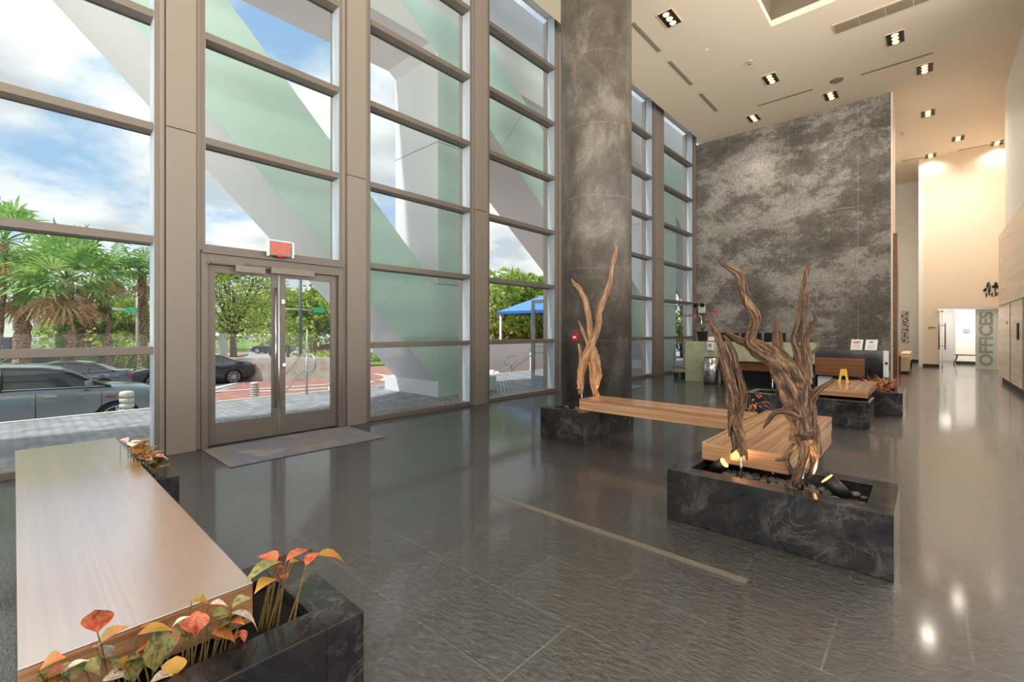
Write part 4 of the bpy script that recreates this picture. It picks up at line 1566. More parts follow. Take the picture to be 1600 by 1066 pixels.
# monitors on the back counter
t0 = thing('back_counter', 'low dark counter behind the green granite desk', 'counter', (-3.6, 15.9, 0))
MB().box(-4.8, -2.2, 15.7, 16.3, 0, 0.98).build('counter_body', m_black, t0)
MB().box(-4.85, -2.15, 15.65, 16.35, 0.98, 1.02).build('counter_top', m_blackgloss, t0)
for i, x in enumerate((-4.35, -3.75, -3.15)):
    t = thing('computer_monitor', ('left', 'middle', 'right')[i] + ' black computer monitor behind the granite desk, seen from its back', 'monitor', (x, 14.6, 0.78), 'monitors behind the reception desk')
    MB().box(x - 0.27, x + 0.27, 14.28, 14.31, 1.10, 1.46).build('screen_case', m_blackgloss, t, bevel=0.006)
    MB().cyl((x, 14.33, 1.2), (x, 14.33, 1.25), 0.02, n=10).box(x - 0.03, x + 0.03, 14.31, 14.34, 1.20, 1.3).build('monitor_neck', m_black, t)
    MB().box(x - 0.1, x + 0.1, 14.25, 14.42, 1.20, 1.212).build('monitor_foot', m_black, t)
    MB().box(x - 0.012, x + 0.012, 14.276, 14.28, 1.34, 1.38).build('maker_mark', m_whitepl, t)

# hand sanitiser, frame, menu box, orchid, bin
tq = thing('hand_sanitiser_dispenser', 'white hand sanitiser dispenser fixed to the green desk front', 'dispenser', (-4.70, 13.79, 1.06))
MB().box(-4.79, -4.61, 13.70, 13.80, 0.94, 1.19).build('dispenser_case', m_whitepl, tq, bevel=0.02, seg=3)
MB().cyl((-4.70, 13.70, 1.09), (-4.70, 13.695, 1.09), 0.045, n=20).build('dispenser_window', m_grey, tq)
tq = thing('framed_sign', 'small black framed white sign on the green desk', 'sign', (-4.72, 13.95, 1.2))
MB().box(-4.85, -4.62, 13.93, 13.95, 1.20, 1.37).build('sign_frame', m_black, tq)
MB().box(-4.83, -4.64, 13.925, 13.93, 1.22, 1.35).build('sign_card', m_white, tq)
tq = thing('orchid', 'pink flowering orchid in a dark square pot on the green desk', 'orchid', (-5.05, 14.1, 1.2))
MB().hexa([(-5.14, 14.0, 1.2), (-4.96, 14.0, 1.2), (-4.96, 14.18, 1.2), (-5.14, 14.18, 1.2)], [(-5.17, 13.97, 1.5), (-4.93, 13.97, 1.5), (-4.93, 14.21, 1.5), (-5.17, 14.21, 1.5)]).build('pot', m_black, tq)
rr = random.Random(4)
lb, sb, fb = MB(), MB(), MB()
for k in range(16):
    a_ = rr.uniform(0, 6.28)
    d = Vector((math.cos(a_), math.sin(a_), rr.uniform(0.5, 1.6))).normalized()
    leaf(lb, Vector((-5.05, 14.08, 1.5)), Vector((-5.05, 14.08, 1.5)) + d * rr.uniform(0.18, 0.3), 0.07, droop=0.3)
m_orl = M('bright_green_leaf', (110, 160, 50), 0.45)
lb.build('leaves', m_orl, tq, weld='raw')
m_pink = M('pink_petals', (226, 120, 160), 0.5)
for s_, (ex, ez) in enumerate(((-0.42, 2.02), (0.48, 2.08), (0.30, 1.95))):
    pts = [(-5.05, 14.08, 1.5), (-5.05 + ex * 0.2, 14.08, 1.85), (-5.05 + ex * 0.6, 14.08, 2.02), (-5.05 + ex, 14.08, ez)]
    sb.tube(pts, 0.006, n=6, sub=4)
    for q in range(16):
        u_ = rr.uniform(0.35, 1.0)
        c0 = Vector((-5.05 + ex * u_, 14.08 + rr.uniform(-.06, .06), 1.88 + (ez - 1.86) * u_ + rr.uniform(-0.06, 0.06)))
        for pt in range(4):
            a_ = rr.uniform(0, 6.28)
            leaf(fb, c0, c0 + Vector((math.cos(a_), rr.uniform(-.5, .2), math.sin(a_))) * 0.045, 0.03)
sb.build('stem', m_stem, tq, weld='raw')
fb.build('flowers', m_pink, tq, weld='raw')
tq = thing('waste_bin', 'round brushed steel waste bin in front of the green desk', 'bin', (-4.62, 13.55, 0))
MB().cyl((-4.62, 13.55, 0.03), (-4.62, 13.55, 0.74), 0.19, n=48).build('bin_body', m_steel, tq)
MB().cyl((-4.62, 13.55, 0), (-4.62, 13.55, 0.03), 0.192, n=48).cyl((-4.62, 13.55, 0.74), (-4.62, 13.55, 0.76), 0.185, 0.15, n=48).build('bin_rim', m_black, tq)

# luggage cart behind the desk end
tq = thing('luggage_cart', 'brass and chrome luggage cart standing behind the granite desk', 'luggage cart', (-5.75, 14.75, 0))
def hoop(mb, x0, x1, y, z0, z1, r=0.018, cr=0.09):
    pts = [(x0, y, z0), (x0, y, z1 - cr)] + [(x0 + cr - cr * math.cos(R(a)), y, z1 - cr + cr * math.sin(R(a))) for a in (30, 60, 90)] + \
          [(x1 - cr + cr * math.sin(R(a)), y, z1 - cr + cr * math.cos(R(a))) for a in (0, 30, 60)] + [(x1, y, z1 - cr), (x1, y, z0)]
    mb.tube(pts, r, n=10)
h = MB()
hoop(h, -6.15, -5.62, 14.6, 0.16, 1.12)
hoop(h, -5.60, -5.05, 14.75, 0.16, 1.12)
h.box(-6.15, -5.62, 14.585, 14.61, 0.84, 0.865).box(-6.15, -5.62, 14.585, 14.61, 0.30, 0.325)
h.build('side_rail', m_chrome, tq)
h = MB()
hoop(h, -5.95, -5.30, 14.7, 1.10, 2.0)
h.build('garment_rail', m_chrome, tq)
MB().box(-6.18, -5.0, 14.55, 15.25, 0.17, 0.22).build('deck', m_grey, tq, bevel=0.01)
for x, y in ((-6.08, 14.6), (-5.1, 14.6), (-6.08, 15.2), (-5.1, 15.2)):
    wv = MB().cyl((x, y - 0.02, 0.085), (x, y + 0.02, 0.085), 0.085, n=24).build('caster_wheel', m_black, tq)
    MB().box(x - 0.02, x + 0.02, y - 0.03, y + 0.03, 0.12, 0.17).build('caster_fork', m_steel, wv)
# emergency light
tq = thing('emergency_light', 'twin head emergency light on the edge of the concrete wall', 'emergency light', (-6.62, 18.2, 2.45))
MB().box(-6.70, -6.44, 18.22, 18.30, 2.22, 2.5).build('light_case', m_whitepl, tq, bevel=0.01)
MB().cyl((-6.78, 18.16, 2.55), (-6.72, 18.0, 2.5), 0.07, n=18).cyl((-6.52, 18.16, 2.55), (-6.46, 18.0, 2.5), 0.07, n=18).build('lamp_head', m_blackgloss, tq)
# yellow A shaped sign on the far bench
tq = thing('wet_floor_sign', 'small yellow A shaped folding sign on the far short bench', 'sign', (-1.02, 9.95, 0.55))
yl = M('yellow_plastic', (226, 186, 60), 0.4)
q0 = atZ(1318, 598, 0.55)
for s_ in (-1, 1):
    y = q0.y + s_ * 0.05
    b = MB()
    for (xa, xb, xc, xd) in ((-0.075, -0.045, -0.02, -0.045), (0.075, 0.045, 0.02, 0.045)):
        b.hexa([(q0.x + min(xa, xb), y, 0.55), (q0.x + max(xa, xb), y, 0.55), (q0.x + max(xa, xb), y + .012, 0.55), (q0.x + min(xa, xb), y + .012, 0.55)],
               [(q0.x + min(xc, xd), y - s_ * 0.045, 0.79), (q0.x + max(xc, xd), y - s_ * 0.045, 0.79), (q0.x + max(xc, xd), y + .012 - s_ * 0.045, 0.79), (q0.x + min(xc, xd), y + .012 - s_ * 0.045, 0.79)])
    b.box(q0.x - 0.045, q0.x + 0.045, y - s_ * 0.03, y + .01 - s_ * 0.03, 0.68, 0.80)
    b.build('sign_panel', yl, tq)

# ================================================================== FAR END
# sofa in the recess
tq = thing('sofa', 'cream sofa with a brown wood arm end beyond the concrete wall', 'sofa', (-0.9, 21.6, 0))
m_sofa = M('cream_upholstery', (236, 212, 184), 0.9)
m_sofaw = M('sofa_wood', (128, 78, 44), 0.4)
MB().box(-1.9, -0.47, 21.5, 24.0, 0.06, 0.42).build('sofa_base', m_sofa, tq, bevel=0.02)
MB().box(-1.9, -0.47, 21.45, 21.75, 0.06, 0.62).build('arm', m_sofa, tq, bevel=0.03)
MB().box(-0.75, -0.47, 21.5, 24.0, 0.06, 0.72).build('backrest', m_sofa, tq, bevel=0.03)
MB().box(-0.80, -0.72, 21.42, 21.46, 0.0, 0.62).box(-1.9, -0.72, 21.42, 21.46, 0.56, 0.62).build('wood_trim', m_sofaw, tq)
MB().box(-1.85, -0.52, 21.55, 23.9, 0, 0.06).build('sofa_plinth', m_plinth, tq)
for i, (cx_, cy_, lab) in enumerate(((-1.25, 21.95, 'nearer cream scatter cushion on the sofa'), (-1.0, 22.6, 'farther cream scatter cushion on the sofa'))):
    b = MB().obox((cx_, cy_, 0.68), (1, 0, 0), (0, 1, 0.5), (0, -0.5, 1), 0.22, 0.06, 0.20)
    o = b.build('cushion', M('cushion_fabric', (228, 196, 150), 0.9), loc=(cx_, cy_, 0.5), bevel=0.05, seg=3)
    tag(o, lab, 'cushion')
# painting on the far recess wall
tq = thing('wall_painting', 'tall black and white abstract panel on the far white wall', 'painting', (-0.86, 29.98, 1.7))
m_art = M('black_white_abstract', (120, 120, 120), 0.6)
_n = NT(m_art)
_n.col(_n.ramp(_n.voro(_n.map((1, 1, 1)), 9), [(0.0, (20, 24, 40)), (0.35, (60, 60, 70)), (0.45, (236, 232, 226)), (0.8, (200, 180, 150))]))
MB().box(-0.99, -0.72, 29.94, 29.998, 0.95, 2.52).build('painting_panel', m_art, tq, bevel=0.004)
# office sliding glass doors
m_frost = M('frosted_glass', (232, 240, 236), 0.5)
m_frost.node_tree.nodes['Principled BSDF'].inputs['Alpha'].default_value = 0.86
tq = thing('door_5', 'frosted glass sliding panel lettered OFFICES', 'door', (1.73, 26.3, 0))
del tq['category']; tq['kind'] = 'structure'
MB().box(1.42, 2.05, 26.34, 26.352, 0.01, 2.38).build('glass_panel', m_frost, tq)
text('OFFICES', 'panel_lettering', M('etched_letters', (164, 176, 168), 0.6), tq, (1.74, 26.335, 1.2), (R(90), R(-90), 0), 0.52, 0.001, 1.14, 'grey etched letters', 0.020)
MB().box(0.30, 2.06, 26.22, 26.32, 2.38, 2.44).build('head_track', m_steel, tq)
tq = thing('door_6', 'clear glass office door standing open with a tall steel pull', 'door', (0.45, 26.2, 0))
del tq['category']; tq['kind'] = 'structure'
MB().box(0.42, 0.432, 25.65, 26.25, 0.02, 2.36).build('glass_panel', m_glass, tq)
MB().cyl((0.34, 25.8, 0.75), (0.34, 25.8, 1.85), 0.02, n=12).cyl((0.52, 25.8, 0.75), (0.52, 25.8, 1.85), 0.02, n=12).cyl((0.34, 25.8, 0.9), (0.52, 25.8, 0.9), 0.012, n=10).cyl((0.34, 25.8, 1.75), (0.52, 25.8, 1.75), 0.012, n=10).build('door_handle', M('dark_steel', (90, 88, 86), 0.3, 1.0), tq)
MB().box(0.40, 0.45, 25.65, 25.85, 0.01, 0.10).box(0.40, 0.45, 25.7, 26.25, 2.30, 2.37).build('door_fitting', m_grey, tq)
# bench in office
tq = thing('office_bench', 'dark brown wooden bench with curved legs in the office passage', 'bench', (1.2, 28.2, 0))
MB().box(0.86, 1.75, 28.0, 28.35, 0.44, 0.49).build('seat', m_sofaw, tq, bevel=0.012)
for x, sx in ((0.95, -1), (1.66, 1)):
    for y in (28.05, 28.3):
        MB().tube([(x, y, 0.45), (x + sx * 0.02, y, 0.3), (x + sx * 0.08, y, 0.14), (x + sx * 0.1, y, 0.0)], [0.03, 0.026, 0.02, 0.02], n=8, sub=4).build('leg', m_sofaw, tq)
tag(MB().box(1.2, 1.42, 29.545, 29.57, 1.45, 1.62).build('small_picture', M('grey_card', (168, 172, 178), 0.6), loc=(1.31, 29.55, 1.53)), 'small grey framed plate on the white office wall', 'picture')
tag(MB().box(0.0, 0.22, 26.27, 26.30, 1.66, 1.70).build('wall_plate', m_grey, loc=(0.11, 26.28, 1.68)), 'thin grey plate on the cream wall left of the office door', 'wall plate')
# wall lettering and two dark figures, partly behind the wood wall
tq = thing('wall_lettering', 'black figures and thin letters high on the cream far wall', 'wall lettering', (2.0, 26.3, 3.4))
a0 = atY(1540, 468, 26.28)
blk = MB()
def bl(u, y, ru, rz):
    c = atY(u, y, 26.285)
    s_ = depth(c) / 711.0
    blk.prism([(c.x + ru * s_ * 0.75 * math.cos(R(a)), c.z + rz * s_ * math.sin(R(a))) for a in range(0, 360, 30)], 'y', 26.27, 26.295)
for q in ((1544.5, 442.5, 1.8, 1.6), (1543, 447, 1.6, 4), (1540, 452, 2.2, 1.8), (1547, 450, 0.8, 7), (1545, 456, 1.0, 5), (1556, 444, 2.6, 3), (1553, 448, 3, 2.4), (1558, 448, 3, 2.8), (1555, 456, 0.9, 7), (1538.5, 454, 2.4, 2)):
    bl(*q)
blk.build('dark_figures', m_black, tq)
c_ = atY(1552, 461, 26.28)
text('HA', 'thin_letters', m_black, tq, (c_.x, 26.29, c_.z), (R(90), 0, 0), 0.26, 0.002, 1.3, 'thin black letters')
# door pull and wall device on wood wall
tag(MB().box(1.575, 1.60, 16.15, 16.32, 1.30, 1.70).build('door_pull', m_plinth, loc=(1.59, 16.2, 1.5), bevel=0.004), 'dark recessed pull on the pale wood wall', 'door pull')
tag(MB().box(1.585, 1.60, 18.3, 18.42, 1.70, 1.78).build('wall_switch', m_grey, loc=(1.59, 18.36, 1.74)), 'tiny grey plate on the pale wood wall', 'switch')
tag(MB().box(1.57, 1.60, 14.0, 14.75, 2.35, 2.62).build('wall_sensor', m_grey, loc=(1.59, 14.4, 2.5)), 'grey device above the joint of the pale wood wall', 'sensor')

# ================================================================== CEILING FITTINGS
m_can = M('black_downlight_trough', (26, 18, 14), 0.5)
m_bulb = M('warm_lamp_disc', (255, 226, 180), 0.4, emis=(255, 206, 150), estr=1.1)
m_trim = M('cream_downlight_trim', (226, 204, 176), 0.7)
DL_E = 110


def downlight(x, y, label, e=None, size=110):
    t = thing('triple_downlight', label, 'ceiling light', (x, y, CZ), 'triple downlights')
    w, l = 0.17, 0.30
    b = MB()
    b.box(x - w - 0.02, x + w + 0.02, y - l - 0.02, y - l, CZ - 0.012, CZ)
    b.box(x - w - 0.02, x + w + 0.02, y + l, y + l + 0.02, CZ - 0.012, CZ)
    b.box(x - w - 0.02, x - w, y - l, y + l, CZ - 0.012, CZ)
    b.box(x + w, x + w + 0.02, y - l, y + l, CZ - 0.012, CZ)
    b.build('trim_frame', m_trim, t)
    MB().box(x - w, x + w, y - l, y + l, CZ - 0.006, CZ - 0.001).build('trough', m_can, t)
    for k in (-1, 0, 1):
        c = (x, y + k * 0.19, CZ - 0.007)
        MB().cyl(c, (c[0], c[1], CZ - 0.03), 0.075, 0.062, n=20).build('lamp', m_bulb, t)
    ld = bpy.data.lights.new('downlight_beam', 'SPOT')
    ld.energy = e or DL_E
    ld.spot_size = R(size)
    ld.spot_blend = 0.8
    ld.shadow_soft_size = 0.12
    ld.color = (1.0, 0.88, 0.74)
    lo = bpy.data.objects.new('beam', ld)
    COL.objects.link(lo)
    lo.parent = t
    lo.location = (0, 0, -0.06)
    return t


for (x, y, lab) in ((-4.51, 10.45, 'black three lamp downlight nearest the round column top'),
                    (-3.40, 14.95, 'black three lamp downlight above the green desk, nearer row'),
                    (-0.61, 15.0, 'black three lamp downlight right of the grey ceiling grille'),
                    (-4.46, 17.3, 'black three lamp downlight close to the concrete wall, leftmost'),
                    (-2.25, 17.3, 'black three lamp downlight close to the concrete wall, middle'),
                    (-0.07, 17.3, 'black three lamp downlight beside the long linear slot'),
                    (0.0, 20.9, 'black three lamp downlight just past the concrete wall corner'),
                    (0.85, 24.4, 'black three lamp downlight over the far passage, middle one'),
                    (0.08, 26.0, 'black three lamp downlight nearest the cream far wall'),
                    (2.0, 26.0, 'black three lamp downlight half hidden by the white right wall')):
    downlight(x, y, lab, 45 if y > 25 else (260 if y > 20 else None), 150 if y > 20 else 110)
downlight(-1.8, 24.5, 'unseen three lamp downlight added to brighten the sofa recess', 260, 150)  # lamp out of view, added to brighten the white recess

for k, (x0, x1, y0, y1, lab) in enumerate(((-5.28, -5.18, 10.0, 11.5, 'linear ceiling slot by the windows, nearest'),
                                          (-5.28, -5.18, 12.1, 13.7, 'linear ceiling slot by the windows, middle'),
                                          (-5.28, -5.18, 14.4, 15.9, 'linear ceiling slot by the windows, farthest'),
                                          (-4.12, -2.6, 16.40, 16.50, 'linear ceiling slot in front of the concrete wall'),
                                          (-1.43, 0.10, 16.40, 16.50, 'linear ceiling slot right of the round speaker'),
                                          (-0.85, 0.2, 26.0, 26.08, 'thin ceiling slot at the cream far wall, left'),
                                          (0.9, 2.2, 26.0, 26.08, 'thin ceiling slot at the cream far wall, right'))):
    t = thing('ceiling_slot', lab, 'ceiling vent', ((x0 + x1) / 2, (y0 + y1) / 2, CZ), 'linear ceiling slots')
    MB().box(x0, x1, y0, y1, CZ - 0.008, CZ).build('slot_frame', m_slot, t)
    dx_ = (x1 - x0) * 0.3 if x1 - x0 < 0.5 else 0.02
    dy_ = (y1 - y0) * 0.3 if y1 - y0 < 0.5 else 0.02
    MB().box(x0 + dx_, x1 - dx_, y0 + dy_, y1 - dy_, CZ - 0.011, CZ - 0.004).build('slot_blade', m_grey, t)
# return air grille
t = thing('return_air_grille', 'long grey ceiling grille in panels at the top of the room', 'ceiling vent', (-0.3, 13.55, CZ))
MB().box(-1.72, 1.25, 13.33, 13.79, CZ - 0.01, CZ).build('grille_frame', m_trim, t)
for k in range(6):
    x0 = -1.68 + k * 0.485
    b = MB()
    for j in range(14):
        y = 13.37 + j * 0.0285
        b.hexa([(x0, y, CZ - 0.022), (x0 + 0.465, y, CZ - 0.022), (x0 + 0.465, y + 0.006, CZ - 0.022), (x0, y + 0.006, CZ - 0.022)],
               [(x0, y + 0.016, CZ - 0.008), (x0 + 0.465, y + 0.016, CZ - 0.008), (x0 + 0.465, y + 0.022, CZ - 0.008), (x0, y + 0.022, CZ - 0.008)])
    b.build('louvre_panel', m_grey, t)
tag(MB().cyl((-1.99, 16.35, CZ - 0.012), (-1.99, 16.35, CZ), 0.17, n=36).build('ceiling_speaker', m_slot, loc=(-1.99, 16.35, CZ), bevel=0.003), 'round beige ceiling speaker between two linear slots', 'speaker')
for (x, y, lab) in ((-3.6, 13.6, 'small white sprinkler head on the cream ceiling'), (-4.3, 12.3, 'small flush ceiling disc nearest the column'), (-0.7, 22.3, 'small sprinkler beyond the concrete wall')):
    t = thing('sprinkler', lab, 'sprinkler', (x, y, CZ))
    MB().cyl((x, y, CZ - 0.01), (x, y, CZ), 0.06, n=18).build('escutcheon', m_whitepl, t)
    if 'head' in lab or 'beyond' in lab:
        MB().cyl((x, y, CZ - 0.07), (x, y, CZ - 0.01), 0.02, n=10).cyl((x, y, CZ - 0.08), (x, y, CZ - 0.07), 0.045, n=14).build('sprinkler_head', m_steel, t)

# ceiling panel lights out of view, added to brighten the office room
t = thing('office_fill_panel', 'unseen lit ceiling panels added to brighten the office', 'ceiling light', (1.9, 28.0, 2.9))
MB().box(1.2, 2.6, 27.2, 28.8, 2.87, 2.895).box(0.2, 0.8, 28.5, 31.5, 2.87, 2.895).build('fill_panel', M('office_fill_emitter', (255, 255, 255), 0.5, emis=(255, 250, 240), estr=5.0), t)

# ================================================================== OUTDOORS
def bollard(loc, h, r, label):
    x, y, z = loc
    t = thing('bollard_light', label, 'bollard', loc)
    prof = [(r, 0), (r, h * 0.30)]
    MB().lathe(loc, prof, n=28).build('bollard_base', m_kerb, t)
    pr = []
    k = 6
    z0 = h * 0.30
    for i in range(k):
        dz = h * 0.60 / k
        pr += [(r * 0.99, z0 + i * dz), (r * 0.99, z0 + i * dz + dz * 0.62), (r * 0.70, z0 + i * dz + dz * 0.7), (r * 0.70, z0 + (i + 1) * dz)]
    MB().lathe(loc, pr, n=28).build('louvre', M('bollard_grey', (196, 200, 194), 0.5), t)
    MB().lathe(loc, [(r, h * 0.90), (r, h * 0.96), (r * 0.85, h * 0.99), (r * 0.4, h)], n=28).build('bollard_cap', m_kerb, t)


def at_depth(u, y, d):
    q = ray(u, y)
    t = d / 711.0
    return Vector((q[0] * t, q[1] * t, EYE + q[2] * t))


p = at_depth(198, 611, 10.2)
bollard((p.x, p.y, GZ), p.z - GZ, 0.135, 'pale louvred bollard light beside the grey SUV')
p = at_depth(398, 597, 15.5)
bollard((p.x, p.y, GZ), p.z - GZ, 0.135, 'green grey louvred bollard light on the red drive')

# handrails
m_rail = M('painted_handrail', (176, 182, 182), 0.35, 0.6)
def handrail(label, pts_list, posts, r=0.022):
    t = thing('handrail', label, 'handrail', pts_list[0][0])
    for pts in pts_list:
        MB().tube(pts, r, n=10, sub=3).build('rail', m_rail, t)
    for (a_, b_) in posts:
        MB().cyl(a_, b_, r, n=10).build('post', m_rail, t)
    return t


ry = 4.80
handrail('grey handrail with a looped end seen through the right entrance door',
         [[(-13.2, ry, -0.12), (-12.2, ry, 0.50), (-11.4, ry, 0.93), (-11.15, ry, 0.95), (-10.85, ry, 0.93), (-10.70, ry, 0.82), (-10.72, ry, 0.62), (-10.9, ry, 0.55), (-11.15, ry, 0.55), (-11.4, ry, 0.50), (-12.2, ry, 0.05), (-13.2, ry, -0.58)]],
         [((-11.15, ry, -0.03), (-11.15, ry, 0.95)), ((-13.2, ry, GZ), (-13.2, ry, -0.12))])
ry = 6.35
handrail('grey handrail behind the white pylon base',
         [[(-13.2, ry, -0.12), (-12.2, ry, 0.50), (-11.4, ry, 0.93), (-11.15, ry, 0.95), (-10.95, ry, 0.85), (-11.0, ry, 0.6), (-11.4, ry, 0.50), (-12.2, ry, 0.05), (-13.2, ry, -0.58)]],
         [((-11.15, ry, -0.03), (-11.15, ry, 0.95)), ((-13.2, ry, GZ), (-13.2, ry, -0.12))])
# entrance steps down from the plaza
sb = MB()
for k in range(5):
    sb.box(-11.42 - 0.36 * (k + 1), -11.42, 4.6, 6.55, GZ, -0.03 - 0.17 * (k + 1))
tag(sb.build('entrance_steps', m_kerb, loc=(-12, 5.5, GZ)), 'pale steps leading down from the paved plaza', 'steps', kind='structure')

# stair, white parapet and rails by the blue canopy (through the fourth window)
xw = -13.0
tag(MB().box(-13.2, -13.0, 12.4, 30, GZ, 1.05).box(-13.2, -12.0, 12.4, 12.55, GZ, 0.0).build('white_parapet', m_white, loc=(-13.1, 16, GZ)), 'white parapet wall behind the outdoor stair', 'wall', kind='structure')
tq = thing('stair_handrail', 'pair of sloping pale handrails before the white parapet', 'handrail', (-12.0, 13, -0.03))
xr = -11.7
def P4(u, y):
    return atX(u, y, xr)
for off, nm in ((0, 'rail'), (10.5, 'rail')):
    pts = [P4(771, 583 - 0), P4(772, 580), P4(776, 579)] if off == 0 else []
    pts += [P4(787 + off, 580), P4(800 + off, 568 + off * 0.1), P4(815 + off * .9, 556 + off * .3), P4(829 + off * .6, 542 + off), P4(838 + off * .5, 541 + off), P4(858, 541 + off * 1.05)]
    MB().tube(pts, 0.022, n=10, sub=3).build('rail', m_rail, tq)
for u, y0_, y1_ in ((831, 543, 581), (800, 570, 583)):
    a_, b_ = P4(u, y0_), P4(u, y1_)
    MB().cyl(a_, (a_.x, a_.y, -0.03), 0.02, n=10).build('post', m_rail, tq)
tq2 = thing('looped_handrail', 'looped pale handrail end nearer the white wall', 'handrail', (-12.6, 14, 0))
pts = [atX(u, y, -12.6) for u, y in ((806, 556), (794, 557), (788, 562), (790, 569), (797, 571), (799, 576), (796, 582))]
MB().tube(pts, 0.022, n=10, sub=4).build('rail', m_rail, tq2)
MB().cyl(atX(796, 582, -12.6), (-12.6, atX(796, 582, -12.6).y, -0.35), 0.022, n=8).build('post', m_rail, tq2)
tag(MB().box(-12.25, -12.1, 14.5, 14.75, -0.5, 0.62).build('white_pier', m_white, loc=(-12.2, 14.6, -0.5)), 'short white pier between the outdoor handrails', 'pier')

# blue canopy
yc = 17.0
c0 = atY(777, 487, yc)
tq = thing('blue_canopy', 'blue fabric hipped canopy on white posts outside the fourth window', 'canopy', (c0.x, yc, 0))
m_blue = M('blue_canvas', (96, 150, 214), 0.7)
ez, xl, xr2 = c0.z, c0.x, c0.x + 5.6
top = atY(868, 453, yc + 2.2)
rz = top.z + 0.45
b = MB()
b.face([(xl, yc, ez), (xr2, yc, ez), (xr2 - 0.9, yc + 2.2, rz), (xl + 4.4, yc + 2.2, rz)])
b.face([(xl, yc + 4.4, ez), (xl, yc, ez), (xl + 4.4, yc + 2.2, rz)])
b.face([(xr2, yc + 4.4, ez), (xl, yc + 4.4, ez), (xl + 4.4, yc + 2.2, rz), (xr2 - 0.9, yc + 2.2, rz)])
b.face([(xr2, yc, ez), (xr2, yc + 4.4, ez), (xr2 - 0.9, yc + 2.2, rz)])
b.build('canopy_roof', m_blue, tq, weld='raw')
MB().box(xl, xr2, yc - 0.01, yc + 0.01, ez - 0.14, ez).box(xl - 0.01, xl + 0.01, yc, yc + 4.4, ez - 0.14, ez).build('valance', M('blue_valance', (58, 104, 168), 0.7), tq)
for x, y in ((xl + 0.15, yc + 0.1), (xl + 0.15, yc + 4.2), (xr2 - 0.1, yc + 0.1)):
    MB().cyl((x, y, GZ), (x, y, ez), 0.06, n=14).build('canopy_post', m_white, tq)


# ---- foliage -------------------------------------------------------
def leafcloud(mb, c, rx, ry, rz, n, size, rnd, mi=0, shell=0.55):
    for _ in range(n):
        while True:
            p = Vector((rnd.uniform(-1, 1), rnd.uniform(-1, 1), rnd.uniform(-1, 1)))
            if shell < p.length <= 1:
                break
        q = Vector((c[0] + p.x * rx, c[1] + p.y * ry, c[2] + p.z * rz))
        d = Vector((rnd.uniform(-1, 1), rnd.uniform(-1, 1), rnd.uniform(-0.6, 0.8))).normalized()
        s = d.cross(Vector((rnd.uniform(-1, 1), rnd.uniform(-1, 1), rnd.uniform(-1, 1)))).normalized()
        L = size * rnd.uniform(0.6, 1.3)
        a_ = q - d * L * 0.5
        b_ = q + d * L * 0.5
        m_ = q
        k = len(mb.v)
        mb.v += [tuple(a_), tuple(m_ + s * L * 0.3), tuple(b_), tuple(m_ - s * L * 0.3)]
        mb.f.append((k, k + 1, k + 2, k + 3))
        mb.sm.append(False)
        mb.uv.append([(0, 0)] * 4)
        mb.mi.append(mi)


def foliage_mat(name, cols):
    m = M(name, cols[1], 0.6)
    n = NT(m)
    n.col(n.ramp(n.noise(n.map(), 1.1, 5, 0.65), [(0.34, cols[0]), (0.5, cols[1]), (0.66, cols[2])]))
    # leaves let some daylight through
    b = m.node_tree.nodes['Principled BSDF']
    tr = m.node_tree.nodes.new('ShaderNodeBsdfTranslucent')
    mx = m.node_tree.nodes.new('ShaderNodeMixShader')
    mx.inputs[0].default_value = 0.35
    src = b.inputs['Base Color'].links[0].from_socket
    m.node_tree.links.new(src, tr.inputs[0])
    out = [q for q in m.node_tree.nodes if q.type == 'OUTPUT_MATERIAL'][0]
    m.node_tree.links.new(b.outputs[0], mx.inputs[1])
    m.node_tree.links.new(tr.outputs[0], mx.inputs[2])
    m.node_tree.links.new(mx.outputs[0], out.inputs[0])
    return m


m_fol1 = foliage_mat('yellow_green_foliage', [(96, 124, 44), (158, 180, 76), (204, 212, 116)])
m_fol2 = foliage_mat('mid_green_foliage', [(66, 100, 44), (112, 148, 66), (168, 190, 100)])
m_fol3 = foliage_mat('red_hedge_foliage', [(70, 58, 44), (128, 84, 66), (150, 140, 70)])
m_palm = foliage_mat('fan_palm_green', [(88, 132, 62), (146, 186, 96), (206, 222, 140)])
m_palmdry = foliage_mat('dry_palm_frond', [(150, 110, 76), (204, 160, 116), (226, 196, 150)])
m_bark = M('grey_bark', (118, 98, 78), 0.9)
_n = NT(m_bark)
_n.bump(_n.noise(_n.map((1, 1, .3)), 12, 5), 0.8, 0.05)
m_boot = M('palm_boot_bark', (170, 136, 112), 0.9)
_n = NT(m_boot)
vv = _n.voro(_n.map((1, 1, 1.3)), 9)
_n.col(_n.ramp(vv, [(0.0, (206, 176, 150)), (0.45, (180, 148, 122)), (0.8, (120, 94, 76))]))
_n.bump(vv, 1.0, 0.08)
m_ivy = foliage_mat('climbing_ivy', [(50, 96, 34), (84, 140, 48), (130, 180, 70)])


